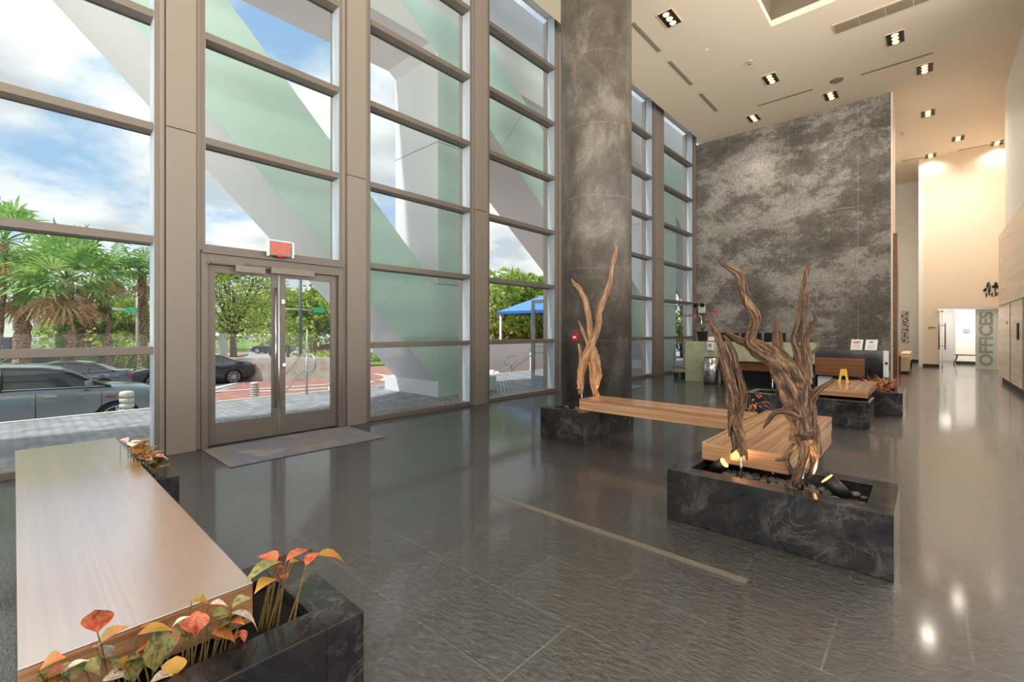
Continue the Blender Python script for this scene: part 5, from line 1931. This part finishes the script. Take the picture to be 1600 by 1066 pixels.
def tree(name, label, base, h, cr, seed, fmat=None, n=3500, ls=0.28, trunk_r=0.14, cz=0.62, lean=(0, 0), clusters=16, group=None, rzs=0.7):
    rnd = random.Random(seed)
    base = Vector(base)
    t = thing(name, label, 'tree', base, group)
    tb, fb_ = MB(), MB()
    fork = base + Vector((lean[0] * 0.4, lean[1] * 0.4, h * 0.33))
    top = base + Vector((lean[0], lean[1], h * 0.75))
    tb.tube([base, (base + fork) / 2 + Vector((0.03, 0.02, 0)), fork, (fork + top) / 2 + Vector((0.1, 0, 0)), top], [trunk_r, trunk_r * 0.85, trunk_r * 0.75, trunk_r * 0.45, trunk_r * 0.15], n=9, sub=3)
    cc = base + Vector((lean[0], lean[1], h * cz))
    for k in range(clusters):
        a_ = rnd.uniform(0, 6.28)
        el = rnd.uniform(-0.75, 1.3)
        rr_ = rnd.uniform(0.45, 0.85)
        c = cc + Vector((math.cos(a_) * math.cos(el) * cr * rr_, math.sin(a_) * math.cos(el) * cr * rr_, math.sin(el) * h * (1 - cz) * 0.85))
        tb.tube([fork, (fork + c) / 2 + Vector((0, 0, 0.15 * h * 0.3)), c], [trunk_r * 0.4, trunk_r * 0.22, trunk_r * 0.07], n=6, sub=3)
        leafcloud(fb_, c, cr * 0.42, cr * 0.42, cr * 0.42 * rzs, n // clusters, ls, rnd, shell=0.2)
    tb.build('trunk', m_bark, t, weld='raw')
    fb_.build('foliage', fmat or m_fol1, t, weld='raw')
    return t


def palm(label, base, top, tr, crown, seed, nf=22, ivy=0.0, dry=5, trunk_mat=None, group='fan palms outside the left window'):
    rnd = random.Random(seed)
    base, top = Vector(base), Vector(top)
    t = thing('fan_palm', label, 'palm tree', base, group)
    m1 = base.lerp(top, 0.5) + Vector((0.05, 0.05, 0))
    MB().tube([base, m1, top], [tr * 1.15, tr, tr * 0.95], n=14, sub=12, ridge=0.08, seed=seed, gnarl=0.35).build('trunk', trunk_mat or m_boot, t, weld='raw')
    if ivy:
        ib = MB()
        for k in range(60):
            c = base.lerp(top, rnd.uniform(0.0, ivy))
            a_ = rnd.uniform(0, 6.28)
            leafcloud(ib, c + Vector((math.cos(a_), math.sin(a_), 0)) * tr * 1.1, tr * .7, tr * .7, tr, 26, 0.14, rnd, shell=0.0)
        ib.build('ivy', m_ivy, t, weld='raw')
    def fronds(mb, count, el0, el1, L0, blades=15):
        for k in range(count):
            a_ = 6.283 * k / count + rnd.uniform(-0.3, 0.3)
            el = rnd.uniform(el0, el1)
            d = Vector((math.cos(a_) * math.cos(el), math.sin(a_) * math.cos(el), math.sin(el)))
            L = L0 * rnd.uniform(0.8, 1.15)
            hub = top + d * L * 0.48 + Vector((0, 0, -0.06 * L))
            mb.tube([top, (top + hub) / 2 + Vector((0, 0, 0.05 * L)), hub], [0.03, 0.022, 0.016], n=5, sub=2)
            side = d.cross(Vector((0, 0, 1)))
            if side.length < 0.1:
                side = Vector((1, 0, 0))
            side.normalize()
            nr = side.cross(d).normalized()
            for j in range(blades):
                ph = R(-105 + 210 * j / (blades - 1)) + rnd.uniform(-.04, .04)
                bd = (d * math.cos(ph) + side * math.sin(ph) + nr * 0.12 * math.cos(2 * ph)).normalized()
                bl_ = L * 0.60 * (0.72 + 0.28 * math.cos(ph)) * rnd.uniform(0.9, 1.1)
                w = bd.cross(nr).normalized() * 0.028 * L0
                p1_ = hub + bd * bl_ * 0.62
                p2_ = hub + bd * bl_ + Vector((0, 0, -0.22 * bl_ * rnd.uniform(0.5, 1.4)))
                k0 = len(mb.v)
                mb.v += [tuple(hub), tuple(p1_ - w), tuple(p2_), tuple(p1_ + w)]
                mb.f.append((k0, k0 + 1, k0 + 2, k0 + 3))
                mb.sm.append(False)
                mb.uv.append([(0, 0)] * 4)
                mb.mi.append(0)
    fb_ = MB()
    fronds(fb_, int(nf * 0.7), 0.0, 1.35, crown)
    fronds(fb_, int(nf * 0.35), -0.45, 0.2, crown)
    fb_.build('fronds', m_palm, t, weld='raw')
    if dry:
        db = MB()
        fronds(db, dry, -1.25, -0.7, crown * 0.85)
        db.build('dry_fronds', m_palmdry, t, weld='raw')
    return t


def on_ground(u, d, z=GZ):
    q = ray(u, 600)
    t = d / 711.0
    return Vector((q[0] * t, q[1] * t, z))


def palm_at(label, u0, u1, ytop, d, trw, crown, seed, **kw):
    b_ = on_ground(u0, d)
    tp = at_depth(u1, ytop, d)
    palm(label, b_, tp, trw, crown, seed, **kw)


palm_at('thick trunked fan palm with rough boots, left of the left window', 32, 34, 455, 20, 0.27, 1.9, 1, nf=20, dry=5)
palm_at('tallest leaning fan palm at the left picture edge', -14, 6, 378, 19, 0.16, 2.3, 2, nf=22, dry=3)
palm_at('bright green fan palm in the middle, ivy clad trunk', 106, 104, 436, 19, 0.22, 2.4, 3, nf=34, ivy=0.85, dry=5)
palm_at('slim fan palm with bare brown trunk between the ivy palms', 91, 92, 468, 23, 0.13, 1.5, 4, nf=14, dry=3)
palm_at('fan palm with dry skirt and ivy on its leaning trunk', 168, 160, 420, 22, 0.17, 2.1, 5, nf=24, ivy=0.8, dry=9)
palm_at('slender fan palm at the right edge of the left window', 221, 222, 428, 24, 0.19, 1.8, 6, nf=20, dry=3)
# slim understorey palms/leaning trunks under the left window
tb = thing('shrub_row', 'green shrubs with leaning slim trunks behind the parked cars', 'shrub', on_ground(100, 26))
sbm, fbm = MB(), MB()
rr = random.Random(77)
for k in range(16):
    c = on_ground(-10 + k * 17, 24 + rr.uniform(-1, 2))
    leafcloud(fbm, (c.x, c.y, GZ + 0.75), 0.7, 0.7, 0.75, 220, 0.30, rr, shell=0.0)
for u in (100, 160, 180, 215, 232):
    c = on_ground(u, 23)
    sbm.tube([c, c + Vector((0.35, 0.4, 0.9)), c + Vector((0.6, 0.7, 1.7))], 0.05, n=7, sub=3)
sbm.build('trunk', m_boot, tb, weld='raw')
fbm.build('foliage', m_fol2, tb, weld='raw')

# broadleaf trees
b_ = on_ground(364, 27)
tree('broadleaf_tree', 'spreading airy tree seen through the left entrance door', b_, 7.0, 3.3, 21, m_fol1, 5200, 0.22, 0.22, 0.60, clusters=26)
for i, (u, d, h, cr, s, lab, mt) in enumerate(((350, 60, 8.0, 5, 31, 'distant green tree behind the door tree', m_fol1), (450, 42, 6.2, 3.6, 32, 'yellow green tree left of the street pole', m_fol1),
                                          (492, 40, 6.2, 4.0, 33, 'bushy yellow green tree above the red car', m_fol1), (530, 46, 6.6, 4.0, 34, 'distant tree beside the white pylon leg', m_fol2),
                                          (410, 70, 8.5, 5, 35, 'far park tree behind the left door leaf', m_fol2), (250, 60, 9.0, 6, 36, 'large far tree behind the slender palm', m_fol2),
                                          (180, 42, 5.4, 4.0, 37, 'brownish green tree beyond the street', m_fol3), (130, 44, 4.8, 3.4, 38, 'olive tree beyond the street', m_fol1),
                                          (215, 40, 5.2, 3.2, 39, 'green tree right of the ivy palm', m_fol1))):
    tree('background_tree', lab, on_ground(u, d), h, cr, s, mt, 2600, 0.40, 0.2, 0.56, clusters=16, group='trees across the street')
# hedges by the canopy
def hedge(label, x0, x1, y0, y1, z0, z1, mt, n, seed, ls=0.25):
    rnd = random.Random(seed)
    o = MB()
    for _ in range(n):
        q = (rnd.uniform(x0, x1), rnd.uniform(y0, y1), rnd.uniform(z0, z1))
        leafcloud(o, q, 0.15, 0.15, 0.15, 1, ls, rnd, shell=0.0)
    ob_2 = o.build('hedge', mt, loc=((x0 + x1) / 2, (y0 + y1) / 2, GZ), weld='raw')
    tag(ob_2, label, 'hedge', kind='stuff')


hedge('reddish brown hedge beneath the blue canopy', -22, -14.2, 21.6, 24.0, GZ, 2.3, m_fol3, 5200, 3, 0.3)
hedge('low green hedge topping the reddish hedge', -22, -13.5, 22.5, 24.5, 1.6, 3.0, m_fol1, 2600, 4, 0.3)
for i, (u, d, h, cr, s, lab, mt) in enumerate(((772, 27, 6.6, 3.0, 51, 'tree above the blue canopy at the left of the fourth window', m_fol1), (800, 30, 6.2, 3.4, 52, 'tree behind the middle of the blue canopy', m_fol1), (845, 30, 6.0, 3.0, 53, 'tree behind the right half of the blue canopy', m_fol1),
                                            (1066, 27, 6.0, 2.2, 54, 'tree glimpsed beside the luggage cart', m_fol2))):
    tree('background_tree', lab, on_ground(u, d), h, cr, s, mt, 2600, 0.34, 0.2, 0.56, clusters=16, group='trees behind the canopy')
hedge('brown red hedge glimpsed above the luggage cart', -13.5, -11.5, 25.0, 27.0, GZ, 1.9, m_fol3, 1500, 6, 0.3)
hedge('green shrubs beside the red drive seen through the right door', -37, -32, 14.5, 20, GZ, GZ + 0.9, m_fol1, 1600, 7, 0.3)

# white house behind the palms
hd = 48
pA, pB = on_ground(-60, hd), on_ground(82, hd)
dr = (pB - pA).normalized()
nr = Vector((-dr.y, dr.x, 0))
if nr.dot(Vector((VX, VY, 0))) < 0:
    nr = -nr
tq = thing('white_house', 'low white house with an outside stair behind the palms', 'house', pA)
Lh = (pB - pA).length
def HB(mb, a0_, a1_, n0, n1, z0, z1):
    c = [pA + dr * a0_ + nr * n0, pA + dr * a1_ + nr * n0, pA + dr * a1_ + nr * n1, pA + dr * a0_ + nr * n1]
    return mb.hexa([(q.x, q.y, z0) for q in c], [(q.x, q.y, z1) for q in c])
HB(MB(), 0, Lh, 0, 6, GZ, 3.3).build('wall', m_white, tq)
HB(MB(), -0.3, Lh + 0.3, -0.4, 6.4, 3.3, 3.55).build('roof', m_kerb, tq)
for k in range(4):
    a0_ = Lh - 2.0 - k * 2.2
    w_ = HB(MB(), a0_, a0_ + 1.0, -0.03, 0.0, 1.6, 2.7).build('window', m_grey, tq)
st_ = MB()
for k in range(8):
    HB(st_, Lh * 0.72 + k * 0.3, Lh * 0.72 + k * 0.3 + 0.3, -1.2, -0.1, 0.0 + k * 0.22, 0.12 + k * 0.22)
st_.build('outside_stair', m_lowwall, tq)
HB(MB(), Lh * 0.62, Lh * 0.70, -1.5, -0.6, GZ, 0.9).build('shed', M('navy_box', (40, 48, 78), 0.6), tq)

# street pole with arm and green sign
for (u, d, ytop, uarm0, uarm1, yarm, usg, lab) in ((469.5, 34, 405, 430, 487, 484, 498, 'tall dark street pole with a mast arm and green street sign'),
                                               (215, 34, 440, 160, 215, 484, 204, 'white street pole with an arm and green sign behind the palms')):
    b_ = on_ground(u, d)
    tp = at_depth(u, ytop, d)
    t = thing('street_pole', lab, 'street pole', b_)
    MB().cyl(b_, tp, 0.13, 0.10, n=14).build('pole', m_lowwall if u < 300 else M('dark_pole', (104, 108, 112), 0.5), t)
    a0_, a1_ = at_depth(uarm0, yarm - 2, d), at_depth(uarm1, yarm + 1, d)
    MB().cyl(a0_, a1_, 0.06, n=10).build('mast_arm', m_lowwall, t)
    sg = at_depth(usg, yarm + 0.5, d - 0.2)
    rv = Vector((RX, RY, 0))
    MB().obox(sg, rv, (VX, VY, 0), (0, 0, 1), 0.42, 0.02, 0.19).build('street_sign', M('green_sign', (40, 160, 120), 0.5), t)

m_palepole = M('pale_wood_pole', (206, 208, 204), 0.7)
for u, d, yt, lab, rr_ in ((348, 26, 520, 'pale leaning utility post beside the door tree', 0.22), (479, 36, 515, 'thin white post right of the street pole', 0.06)):
    b_ = on_ground(u, d)
    tag(MB().cyl(b_, at_depth(u + 1, yt, d), rr_, n=12).build('utility_post', m_palepole, loc=b_), lab, 'post')

# walking person far away by the pole
pb = on_ground(423, 33, GZ)
tq = thing('person', 'distant person in dark blue clothes walking by the low wall', 'person', pb)
bmv = [(0, 0, 0.95), (0, 0, 1.2), (0, 0, 1.45), (0, 0, 1.55), (0, 0, 1.68)]
def skinfig(name, mat, parent, verts, edges, rad):
    me = bpy.data.meshes.new(name)
    me.from_pydata(verts, edges, [])
    me.materials.append(mat)
    o = bpy.data.objects.new(name, me)
    COL.objects.link(o)
    o.parent = parent
    s = o.modifiers.new('skin', 'SKIN')
    for v_, r_ in zip(me.skin_vertices[0].data, rad):
        v_.radius = (r_, r_)
    me.skin_vertices[0].data[0].use_root = True
    o.modifiers.new('sub', 'SUBSURF').levels = 1
    return o
skinfig('body', M('navy_clothes_person', (44, 52, 84), 0.8), tq,
        [(0, 0, 0.95), (0, 0, 1.2), (0, 0, 1.42), (0, 0, 1.52), (0, 0, 1.66), (0.1, 0, 0.9), (0.16, 0.1, 0.5), (0.12, 0.02, 0.06), (-0.1, 0, 0.9), (-0.1, 0.2, 0.5), (-0.16, 0.36, 0.08),
         (0.2, 0, 1.38), (0.26, 0.05, 1.1), (0.26, 0.16, 0.88), (-0.2, 0, 1.38), (-0.26, -0.05, 1.1), (-0.26, 0.0, 0.86), (0.12, 0.12, 0.03), (-0.16, 0.46, 0.05)],
        [(0, 1), (1, 2), (2, 3), (3, 4), (0, 5), (5, 6), (6, 7), (0, 8), (8, 9), (9, 10), (2, 11), (11, 12), (12, 13), (2, 14), (14, 15), (15, 16), (7, 17), (10, 18)],
        [0.15, 0.15, 0.15, 0.06, 0.11, 0.1, 0.07, 0.05, 0.1, 0.07, 0.05, 0.07, 0.045, 0.035, 0.07, 0.045, 0.035, 0.04, 0.04])

# ================================================================== CARS
m_tyre = M('tyre_rubber', (24, 24, 26), 0.8)
m_alloy = M('alloy_wheel', (196, 198, 202), 0.3, 0.8)
m_autoglass = M('tinted_car_glass', (46, 58, 66), 0.05)
m_tail = M('red_tail_lamp', (176, 24, 34), 0.2)
m_head = M('clear_head_lamp', (214, 220, 226), 0.1)
m_carblk = M('car_black_trim', (22, 24, 28), 0.4)


def interp(pts, x):
    if x <= pts[0][0]:
        return pts[0][1]
    for (a_, b_), (c, d) in zip(pts, pts[1:]):
        if x <= c:
            t = (x - a_) / (c - a_)
            t2 = t * t * (3 - 2 * t) * 0.4 + t * 0.6
            return b_ + (d - b_) * t2
    return pts[-1][1]


def car(label, paint, loc, rotz, suv=False, L=4.8, wdt=1.86, H=1.45, wr=0.34, axles=(0.92, 3.82), group=None):
    """local x: 0 = rear bumper, L = nose; y across; z up"""
    t = thing('car', label, 'car', (0, 0, 0), group)
    if suv:
        deck = [(0, 0.62), (0.05, 1.05), (0.15, 1.22), (0.5, 1.27), (2.2, 1.25), (3.45, 1.22), (3.9, 1.20), (4.45, 1.12), (4.70, 0.98), (4.80, 0.62)]
        roof = [(0.10, 1.26), (0.38, 1.68), (0.8, 1.765), (1.8, 1.785), (2.5, 1.75), (2.85, 1.68), (3.70, 1.21)]
        zb = 0.30
    else:
        deck = [(0, 0.60), (0.05, 0.92), (0.2, 1.00), (0.7, 1.02), (1.6, 0.98), (3.3, 0.95), (3.8, 0.90), (4.45, 0.78), (4.72, 0.66), (4.80, 0.50)]
        roof = [(0.55, 1.00), (1.35, 1.36), (1.9, 1.44), (2.4, 1.45), (2.8, 1.39), (3.65, 0.94)]
        zb = 0.20
    s = L / 4.8
    deck = [(x * s, z * (1 if suv else H / 1.45)) for x, z in deck]
    roof = [(x * s, z * (1 if suv else H / 1.45)) for x, z in roof]
    hw = wdt / 2
    # lower body as a loft
    NS = 60
    mb = MB()
    rows = []
    for i in range(NS + 1):
        x = L * i / NS
        e0 = min(x, L - x)
        tap = 1 - 0.20 * max(0, 1 - e0 / 0.55) ** 2.2
        w = hw * tap
        zt = interp(deck, x)
        zbx = zb + 0.10 * max(0, 1 - e0 / 0.35)
        sec = [(-w * 0.86, zbx), (-w * 0.97, zbx + 0.08), (-w * 0.99, zbx + (zt - zbx) * 0.42), (-w * 1.0, zbx + (zt - zbx) * 0.62), (-w * 0.975, zbx + (zt - zbx) * 0.86),
               (-w * 0.93, zt - 0.03), (-w * 0.86, zt), (-w * 0.4, zt + 0.035), (0, zt + 0.045)]
        sec = sec + [(-a_, b_) for a_, b_ in reversed(sec[:-1])]
        rows.append([(x, a_, b_) for a_, b_ in sec])
    m_ = len(rows[0])
    for r_ in rows:
        mb.v += r_
    for i in range(NS):
        for j in range(m_ - 1):
            mb.f.append((i * m_ + j, i * m_ + j + 1, (i + 1) * m_ + j + 1, (i + 1) * m_ + j))
            mb.sm.append(True); mb.uv.append([(0, 0)] * 4); mb.mi.append(0)
        mb.f.append((i * m_ + m_ - 1, i * m_, (i + 1) * m_, (i + 1) * m_ + m_ - 1))
        mb.sm.append(False); mb.uv.append([(0, 0)] * 4); mb.mi.append(0)
    mb.f.append(tuple(range(m_))); mb.f.append(tuple(NS * m_ + j for j in reversed(range(m_))))
    mb.sm += [False, False]; mb.uv += [[(0, 0)] * m_] * 2; mb.mi += [0, 0]
    body = mb.build('car_body', paint, t)
    # wheel arches cut out of the body
    cut = MB()
    for ax in axles:
        cut.cyl((ax * s, -hw - 0.2, wr), (ax * s, hw + 0.2, wr), wr * 1.10, n=40)
    cu = cut.build('arch_cut', m_carblk, None, loc=(0, 0, 0))
    bo = body.modifiers.new('arches', 'BOOLEAN')
    bo.object = cu
    bo.operation = 'DIFFERENCE'
    bo.solver = 'EXACT'
    dg = bpy.context.evaluated_depsgraph_get()
    dg.update()
    nm = bpy.data.meshes.new_from_object(body.evaluated_get(dg), depsgraph=dg)
    body.modifiers.clear()
    body.data = nm
    bpy.data.objects.remove(cu, do_unlink=True)
    MB().box(0.3, L - 0.3, -hw * 0.8, hw * 0.8, zb - 0.05, zb + 0.35).build('underbody', m_carblk, t)
    # greenhouse
    x0, x1 = roof[0][0], roof[-1][0]
    gb, rf = MB(), MB()
    NG = 30
    rows = []
    for i in range(NG + 1):
        x = x0 + (x1 - x0) * i / NG
        zt = interp(roof, x)
        zd = interp(deck, x) - 0.01
        k_ = max(0.0, zt - zd)
        wb = hw * 0.915
        wt = wb - 0.30 * k_ / 0.6 * 0.62
        rows.append([(x, -wb, zd), (x, -(wb + wt) / 2 - 0.01, (zd + zt) / 2), (x, -wt, zt - 0.05 * min(1, k_ * 4)), (x, -wt * 0.86, zt), (x, 0, zt + 0.02), (x, wt * 0.86, zt), (x, wt, zt - 0.05 * min(1, k_ * 4)), (x, (wb + wt) / 2 + 0.01, (zd + zt) / 2), (x, wb, zd)])
    for r_ in rows:
        gb.v += r_
    for i in range(NG):
        for j in range(8):
            gb.f.append((i * 9 + j, i * 9 + j + 1, (i + 1) * 9 + j + 1, (i + 1) * 9 + j))
            gb.sm.append(True); gb.uv.append([(0, 0)] * 4); gb.mi.append(0)
    gb.build('side_glass', m_autoglass, t, weld='raw')
    # roof skin and pillars sit just outside the glass
    zr = max(z for _, z in roof)
    for i in range(NG):
        xa = (rows[i][0][0] + rows[i + 1][0][0]) / 2
        if interp(roof, xa) > zr - 0.10:
            k0 = len(rf.v)
            for r_ in (rows[i], rows[i + 1]):
                rf.v += [(q[0], q[1] * 1.015, q[2] + 0.012) for q in r_[2:7]]
            for j in range(4):
                rf.f.append((k0 + j, k0 + j + 1, k0 + 5 + j + 1, k0 + 5 + j))
                rf.sm.append(True); rf.uv.append([(0, 0)] * 4); rf.mi.append(0)
    rf.build('roof', paint, t, weld='raw')
    pl = MB()
    for sgn in (-1, 1):
        def side(i, k2):
            a_, b_, c = rows[i][0], rows[i][1], rows[i][2]
            p = Vector(a_).lerp(Vector(b_), k2 * 2) if k2 < 0.5 else Vector(b_).lerp(Vector(c), k2 * 2 - 1)
            return Vector((p.x, p.y * 1.012 * (-sgn), p.z))
        # cant rail following the roof line
        pl.tube([Vector((rows[i][2][0], rows[i][2][1] * 1.01 * (-sgn), rows[i][2][2])) for i in range(0, NG + 1)], 0.028, n=6)
        # B and C pillars
        for fx, wd in ((0.50, 0.05), (0.26 if suv else 0.28, 0.045)):
            i = int(fx * NG)
            pl.tube([side(i, 0.0), side(i, 0.5), side(i, 1.0)], wd * 0.6, n=6)
    pl.build('pillars', m_carblk if not suv else m_carblk, t, weld='raw')
    # belt line chrome
    bt = MB()
    for sgn in (-1, 1):
        bt.tube([Vector((r_[0][0], r_[0][1] * 1.02 * sgn, r_[0][2] + 0.02)) for r_ in rows[1:-1]], 0.010, n=6)
    bt.build('belt_trim', m_alloy, t, weld='raw')
    # door seams, handles
    sm_ = MB(); hd_ = MB()
    for sgn in (-1, 1):
        for xs in ((1.36, 2.42, 3.52) if suv else (1.30, 2.35, 3.40)):
            zt = interp(deck, xs * s)
            pts = []
            for q in range(7):
                z = zb + 0.12 + (zt - 0.1 - zb - 0.12) * q / 6
                fr_ = (z - zb) / (zt - zb)
                yy = hw * (0.97 + 0.03 * math.sin(min(1, fr_ / 0.62) * 1.57)) if fr_ < 0.62 else hw * (1.0 - 0.03 * (fr_ - 0.62) / 0.24)
                pts.append((xs * s, yy * sgn * 1.002, z))
            sm_.tube(pts, 0.007, n=5)
        for xs in ((1.62, 2.66) if suv else (1.55, 2.58)):
            zt = interp(deck, xs * s)
            hd_.obox((xs * s, sgn * hw * 0.995, zt - 0.17), (1, 0, 0), (0, 1, 0), (0, 0, 1), 0.10, 0.025, 0.015)
    sm_.build('door_seams', m_carblk, t, weld='raw')
    hd_.build('door_handle', m_alloy if suv else m_carblk, t, bevel=0.006)
    mr = MB()
    for sgn in (-1, 1):
        zt = interp(deck, 3.3 * s)
        mr.obox((3.28 * s, sgn * (hw + 0.10), zt + 0.10), (1, 0, 0), (0, 1, 0), (0, 0, 1), 0.07, 0.11, 0.07)
    mr.build('door_mirror', paint, t, bevel=0.03, seg=3)
    # lamps
    tl, hl = MB(), MB()
    for sgn in (-1, 1):
        tl.obox((0.13, sgn * hw * 0.775, interp(deck, 0.12) - 0.13), (1, sgn * -0.30, 0), (0, 1, 0), (0, 0, 1), 0.15, 0.10, 0.06)
        hl.obox((L - 0.17, sgn * hw * 0.78, interp(deck, L - 0.25) - 0.10), (1, sgn * -0.5, 0), (0, 1, 0), (0, 0, 1), 0.17, 0.10, 0.065)
    tl.build('tail_lamp', m_tail, t, bevel=0.02)
    hl.build('head_lamp', m_head, t, bevel=0.02)
    # wheels
    for ax in axles:
        for sgn in (-1, 1):
            cxw, cyw = ax * s, sgn * (hw - 0.11)
            wh = MB()
            k0 = len(wh.v)
            n = 40
            prof = [(-0.10, wr * 0.76), (-0.11, wr * 0.90), (-0.08, wr), (0.08, wr), (0.11, wr * 0.90), (0.10, wr * 0.76)]
            for (oy, r_) in prof:
                for i in range(n):
                    a_ = 2 * math.pi * i / n
                    wh.v.append((cxw + r_ * math.cos(a_), cyw + oy, wr + r_ * math.sin(a_)))
            for a2 in range(len(prof) - 1):
                for i in range(n):
                    j = (i + 1) % n
                    wh.f.append((k0 + a2 * n + i, k0 + a2 * n + j, k0 + (a2 + 1) * n + j, k0 + (a2 + 1) * n + i))
                    wh.sm.append(True); wh.uv.append([(0, 0)] * 4); wh.mi.append(0)
            wo_ = wh.build('wheel', m_tyre, t)
            MB().cyl((cxw, cyw - sgn * 0.05, wr), (cxw, cyw + sgn * 0.03, wr), wr * 0.76, n=36).build('brake_disc', m_carblk, wo_)
            rim = MB()
            rim.tube([(cxw + wr * 0.76 * math.cos(2 * math.pi * i / 36), cyw + sgn * 0.085, wr + wr * 0.76 * math.sin(2 * math.pi * i / 36)) for i in range(37)], 0.018, n=6)
            ns = 5 if suv else 10
            for i in range(ns):
                a_ = 2 * math.pi * i / ns + 0.3
                for da in ((-0.10, 0.10) if suv else (0,)):
                    e = Vector((cxw + wr * 0.75 * math.cos(a_ + da), cyw + sgn * 0.08, wr + wr * 0.75 * math.sin(a_ + da)))
                    c0_ = Vector((cxw + 0.05 * math.cos(a_), cyw + sgn * 0.07, wr + 0.05 * math.sin(a_)))
                    rim.tube([c0_, e], [0.026, 0.019], n=6)
            rim.cyl((cxw, cyw + sgn * 0.04, wr), (cxw, cyw + sgn * 0.095, wr), 0.06, n=16)
            rim.build('alloy_rim', m_alloy, wo_, weld='raw')
    t.location = loc
    t.rotation_euler = (0, 0, rotz)
    if suv:
        t.scale = (L / 4.8, 1, 1)
    return t


def paint(name, c, metal=0.35, rough=0.25):
    m = M(name, c, rough, metal, coat=1.0)
    m.node_tree.nodes['Principled BSDF'].inputs['Coat Roughness'].default_value = 0.04
    return m


m_pGrey = paint('grey_car_paint', (112, 126, 134))
m_pDark = paint('dark_blue_black_paint', (34, 40, 52))
m_pSil = paint('dark_silver_paint', (92, 98, 106))
m_pBlk = paint('black_car_paint', (26, 30, 38))
m_pRed = paint('red_car_paint', (190, 24, 34), 0.1)

# grey SUV parallel to the windows, nose towards +y: local +x -> world +y
sy = 1.72 - 3.82
t = car('large grey SUV parked right outside the left window', m_pGrey, (-14.7 - 0.95, sy, GZ), R(90), suv=True, L=4.8, wdt=1.9, wr=0.41)
# red fender badge
bd = MB().box(3.60, 3.80, -0.957, -0.946, 0.95, 0.985).build('fender_badge', m_red, t)
bd.location = (0, 0, 0)


def car_facing_left(label, pnt, u_rear, d, **kw):
    rv = Vector((RX, RY, 0))
    q = ray(u_rear, 600)
    tt_ = d / 711.0
    p = Vector((q[0] * tt_, q[1] * tt_, GZ))
    # rear bumper at u_rear, pointing to the left of the view
    ang = math.atan2(-RY, -RX)
    p = p + Vector((VX, VY, 0)) * 0.9
    return car(label, pnt, p, ang + kw.pop('turn', 0.0), **kw)


def car_along(label, pnt, u_tail, d, **kw):
    p = at_depth(u_tail, 600, d)
    return car(label, pnt, (p.x, p.y, GZ), R(-90) + kw.pop('turn', 0.0), **kw)


car_along('dark blue black saloon car with a red tail lamp, parked beyond both left openings', m_pDark, 390, 23.6, L=5.15, H=1.46, wr=0.34)
car_along('dark silver saloon car parked behind the grey SUV', m_pSil, 212, 19.5, L=4.6, H=1.35, wr=0.32, turn=R(-16))
car_along('silver roofed car farthest left behind the silver saloon', m_pSil, 150, 23.5, L=4.6, H=1.5, wr=0.33, turn=R(-10))
car_facing_left('small red car passing in the far street', m_pRed, 548, 40.0, L=4.4, H=1.45, wr=0.33, turn=R(8))
car_facing_left('dark car far away on the street left of the red car', m_pBlk, 452, 52.0, L=4.6, H=1.5, wr=0.33)

# white fence panel at the lower left outside
tag(MB().prism([(-9.2, 0.0), (-9.2, 0.62), (-8.2, 0.62), (-8.2, 0.0)], 'y', -1.2, -0.25).build('white_planter_box', m_white, loc=(-8.7, -0.7, -0.03), bevel=0.02), 'white boxy outdoor planter at the lower left window', 'planter')
